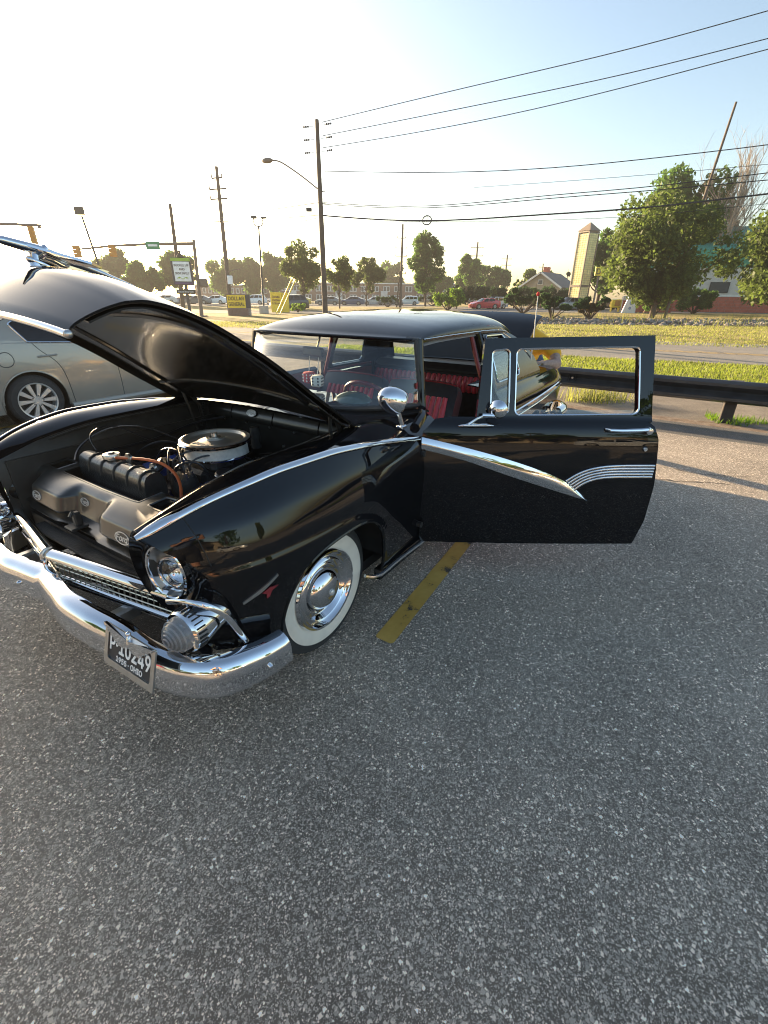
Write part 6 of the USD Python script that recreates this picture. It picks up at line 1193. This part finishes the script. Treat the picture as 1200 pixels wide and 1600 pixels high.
im = cp('interior_mirror', [T(box(0, 0, 0, .03, .20, .06, .012), (1.02, -.09, 1.31), rz=.1)], 'plastic_trim'); cp('mirror_stem', tube([(1.03, -.03, 1.415), (1.03, -.06, 1.34)], .007, 8), 'chrome', im)
cp('windshield_sticker', [T(box(0, 0, 0, .003, .034, .05, .001), (1.012, .722, 1.115), rz=1.1)], 'sticker_white', ws); cp('windshield_sticker', [T(box(0, 0, 0, .003, .03, .035, .001), (1.018, .712, 1.17), rz=1.1)], 'sticker_red', ws)
# spotlight on the driver's side pillar
sp = cp('spotlight', aim(lathe([(0, -.100), (.018, -.097), (.036, -.086), (.052, -.066), (.063, -.036), (.067, 0), (.066, .020), (.060, .030), (.050, .034), (0, .036)], 36), (.75, .40, -.42), (.560, .845, 1.172)), 'chrome'); cp('spotlight_stem', [tube([(.575, .848, 1.12), (.60, .85, 1.08), (.615, .85, 1.035)], [.016, .012, .016], 10), T(box(.617, .85, 1.03, .05, .04, .02, .006))], 'chrome', sp)
# ---- driver's door, swung out
DH, DD, DN = np.array([.734, .927, 0]), np.array([.539, .842, 0]), np.array([-.842, .539, 0])
dof = P([.26, .40, .60, .76, .88, .96, 1.01, 1.05, 1.09], [-.05, -.030, -.010, 0, -.006, -.016, -.030, -.060, -.080])
def DF(s, w, off=0.0):
    o_ = np.where(w < 1.06, dof(np.clip(w, .26, 1.06)), -.063 - (w - 1.06) * .24) + off - .012 * ((s - .65) / .65) ** 2
    return DH + s[..., None] * DD + o_[..., None] * DN + np.stack([0 * w, 0 * w, w], -1)
body = rpoly([(0, .28), (1.315, .28), (1.338, .45), (1.325, .68), (1.305, .80), (1.285, .95), (1.255, 1.02), (1.20, 1.056), (.16, 1.056), (.06, 1.045), (-.002, .985), (-.012, .94)], .012)
door = cp('door', patch(DF, body, (.03, .02), .05, -1), 'black_paint', smooth=30)
frame = Polygon([(.285, 1.04), (.312, 1.452), (1.207, 1.474), (1.245, 1.04)]); vent = rpoly([(.358, 1.078), (.352, 1.392), (.448, 1.402), (.462, 1.072)], .025); main = rpoly([(.492, 1.066), (.480, 1.402), (1.135, 1.418), (1.172, 1.076)], .03)
cp('window_frame', patch(DF, frame.difference(vent).difference(main), (.03, .03), .05, -1), 'black_paint', door)
for h_ in (vent, main):
    rg = np.array(shapely.segmentize(h_.exterior, .03).coords); cp('frame_moulding', tube(DF(rg[:, 0], rg[:, 1], -.006), .0065, 6, False), 'chrome', door)
cp('vent_glass', patch(lambda a, b: DF(a, b, -.022), vent.buffer(.008), .08, .004, -1), 'glass', door); cp('window_glass', patch(lambda a, b: DF(a, b, -.03), shapely.box(.478, 1.05, 1.19, 1.092), .08, .005, -1), 'glass', door)
cp('vent_post', tube(DF(np.array([.480, .464]), np.array([1.066, 1.405]), -.01), .009, 8), 'chrome', door)
sy = P([-.012, .272, .489, .715, .814, .958], [.952, .889, .830, .752, .704, .590]); sl = P([-.012, .208, .504, .771, .958], [.886, .833, .735, .648, .588])
xs = np.linspace(-.012, .957, 40)
def spear(t, q):
    m_, h_ = (sy(t) + sl(t)) / 2, np.maximum((sy(t) - sl(t)) / 2, .001); return DF(t, m_ + q * h_, .003 + .009 * (1 - np.abs(q) ** 1.3))
dt_ = cp('door_spear', patch(lambda a, b: spear(np.clip(a, -.012, .957), np.clip(b, -1, 1)), shapely.box(-.012, -1, .957, 1), (.02, .125), .004, -1, back=False), 'chrome', door)
for k in range(5):
    t_ = k / 4; w0, w1 = .800 - .058 * t_, .762 - .112 * t_ * .9; pts_ = spline([(.812 + .055 * t_, .712 - .055 * t_), (.872 + .035 * t_, .757 - .062 * t_), (.995, .797 - .066 * t_), (1.14, .806 - .066 * t_), (1.292, .806 - .066 * t_)], 24)
    cp('fan_rib', sweep(DF(pts_[:, 0], pts_[:, 1], .004), np.array([[.0075 * math.cos(a_), .006 * math.sin(a_)] for a_ in np.linspace(0, 2 * math.pi, 8, endpoint=False)]), (-.84, .54, .05)), 'chrome', dt_, 60)
hn = cp('door_handle', [tube([tuple(DF(np.array([s_]), np.array([w_]), o_)[0]) for s_, w_, o_ in ((.985, 1.006, .004), (1.0, 1.006, .030), (1.06, 1.006, .036), (1.16, 1.008, .036), (1.20, 1.010, .032))], [.007, .010, .011, .012, .013], 10), aim(lathe([(0, .035), (.018, .03), (.022, 0)], 14), DN, tuple(DF(np.array([1.215]), np.array([1.0]), .0)[0]))], 'chrome', door)
cp('door_lock', aim(lathe([(0, .012), (.010, .012), (.014, .003), (.014, 0)], 16), DN, tuple(DF(np.array([1.217]), np.array([.900]), 0)[0])), 'chrome', door)
def dpt(s_, w_, o_): return tuple(DF(np.array([s_]), np.array([w_]), o_)[0])
dm = cp('door_mirror', [tube([dpt(.185, 1.016, .012), dpt(.24, 1.020, .016), dpt(.33, 1.022, .016), dpt(.375, 1.018, .010)], [.004, .011, .011, .004], 12), tube([dpt(.24, 1.025, .02), dpt(.285, 1.058, .045), dpt(.33, 1.078, .06)], [.010, .008, .010], 10), tube([dpt(.305, 1.078, .06), dpt(.37, 1.078, .062)], [.012, .012], 10)], 'chrome', door)
cp('mirror_head', aim(lathe([(0, -.030), (.025, -.026), (.042, -.012), (.050, 0), (.048, .005), (0, .004)], 28), (.80, -.10, .0), dpt(.385, 1.110, .065)), 'chrome', dm)
cp('door_inner', patch(lambda a, b: DF(a, b, -.056), body.buffer(-.03), .08, .01, -1), 'red_vinyl', door)
cp('hinge', [tube([(.745, .88, w_), (.745, .93, w_)], .018, 8) for w_ in (.42, .86)], 'black_satin', door)
def PF(s_, w, off=0.0):
    o_ = np.where(w < 1.06, dof(np.clip(w, .26, 1.06)), -.063 - (w - 1.06) * .48); return np.stack([.765 + s_ * .955, -(.932 + o_ + off), w], -1)
pd_ = cp('passenger_door', [patch(PF, body, (.06, .04), .04, 1)], 'black_paint')
cp('inner_lining', patch(lambda a, b: PF(a, b, -.05), body.buffer(-.03), .1, .006, 1), 'red_vinyl', pd_); cp('arm_rest', [box(1.5, -.80, .72, .3, .06, .05, .015)], 'black_vinyl', pd_)
# fuzzy dice hanging from the mirror
def dice(loc, m_, pips, label, tilt):
    p = thing('fuzzy_die', loc, math.atan2(-RV[1], -RV[0]) + tilt, label, 'fuzzy die', None)
    s_ = .075; put(p, 'cube', box(0, 0, 0, s_, s_, s_, .012), m_, 60); put(p, 'string', tube(spline([(0, 0, s_ / 2), (.0, .01, .10), (0, .02, .20)], 8), .0025, 5), 'sticker_white')
    for ax in (0, 1):
        for sg_ in (-1, 1):
            for i in (-1, 0, 1):
                for j in ((-1, 1) if ax == 0 else (-1, 0, 1)):
                    c_ = np.array([0., 0, 0]); c_[ax] = sg_ * s_ * .5; c_[1 - ax] = j * s_ * .26; c_[2] = i * s_ * .27
                    d_ = np.zeros(3); d_[ax] = sg_; put(p, 'pip', aim(lathe([(0, .003), (.006, .002), (.007, 0)], 8), d_, c_), pips)
dice(car(1.03, -.075, 1.12), 'dice_white', 'sign_text', 'white fuzzy die with black pips hanging in the windshield', .3)
dice(car(1.06, -.175, 1.13), 'dice_red', 'sticker_white', 'red fuzzy die with white pips hanging in the windshield', -.2)
# man leaning into the open trunk, forearm on the fender
J = dict(hip=((4.80, .22, .95), .15), waist=((4.62, .25, 1.06), .15), chest=((4.36, .32, 1.17), .165), neck=((4.16, .32, 1.24), .06), head=((4.02, .28, 1.24), .105), sl=((4.27, .58, 1.15), .075), sr=((4.25, .08, 1.17), .075), ul=((4.22, .70, 1.07), .062),
         el=((4.10, .775, .975), .052), fl=((3.94, .70, .982), .048), hl=((3.80, .64, .985), .036), kl=((3.72, .60, .985), .032), er=((4.05, -.12, 1.02), .048), hr=((3.85, -.02, .95), .036), hpl=((4.80, .33, .90), .10), hpr=((4.80, .10, .90), .10), knl=((4.74, .34, .48), .07), knr=((4.80, .08, .48), .07), al=((4.82, .34, .10), .05), ar=((4.90, .08, .10), .05), tl=((4.64, .34, .05), .042), tr=((4.72, .08, .05), .042))
Bn = [('hip', 'waist'), ('waist', 'chest'), ('chest', 'neck'), ('neck', 'head'), ('sl', 'chest'), ('sr', 'chest'), ('sl', 'ul'), ('ul', 'el'), ('el', 'fl'), ('fl', 'hl'), ('hl', 'kl'), ('sr', 'er'), ('er', 'hr'), ('hip', 'hpl'), ('hip', 'hpr'), ('hpl', 'knl'), ('knl', 'al'), ('al', 'tl'), ('hpr', 'knr'), ('knr', 'ar'), ('ar', 'tr')]
mn = thing('person', (CX, CY, 0), math.atan2(-RV[1], -RV[0]), 'person in a yellow shirt leaning into the open trunk, forearm resting on the rear fender', 'person')
mn_body = skin(J, Bn, .018); cp('body', mn_body, 'forearm_skin', mn, True)
fing = [tube(spline([(3.74, .60 - .022 * k + .02, .995), (3.70, .59 - .022 * k + .02, 1.0), (3.665, .585 - .022 * k + .02, .985)], 6), [.010, .010, .009, .009, .008, .006], 8) for k in range(4)] + [tube([(3.78, .675, .985), (3.74, .695, .985), (3.715, .69, .98)], [.012, .011, .008], 8)]
cp('fingers', fing, 'forearm_skin', mn, True)
def gw(js, d): return {k: (J[k][0], J[k][1] + d) for k in js}
cp('shirt', skin(gw(['hip', 'waist', 'chest', 'sl', 'sr', 'ul'], .018), [('hip', 'waist'), ('waist', 'chest'), ('chest', 'sl'), ('chest', 'sr'), ('sl', 'ul')], .02, 8), 'shirt_yellow', mn, True)
cp('trousers', skin(gw(['hip', 'hpl', 'hpr', 'knl', 'knr', 'al', 'ar'], .016), [('hip', 'hpl'), ('hip', 'hpr'), ('hpl', 'knl'), ('knl', 'al'), ('hpr', 'knr'), ('knr', 'ar')], .025, 8), 'denim', mn, True)
hr_ = T(trimesh.creation.icosphere(3, .116), (4.04, .28, 1.27)); cp('hair', hr_, 'hair_dark', mn, True)
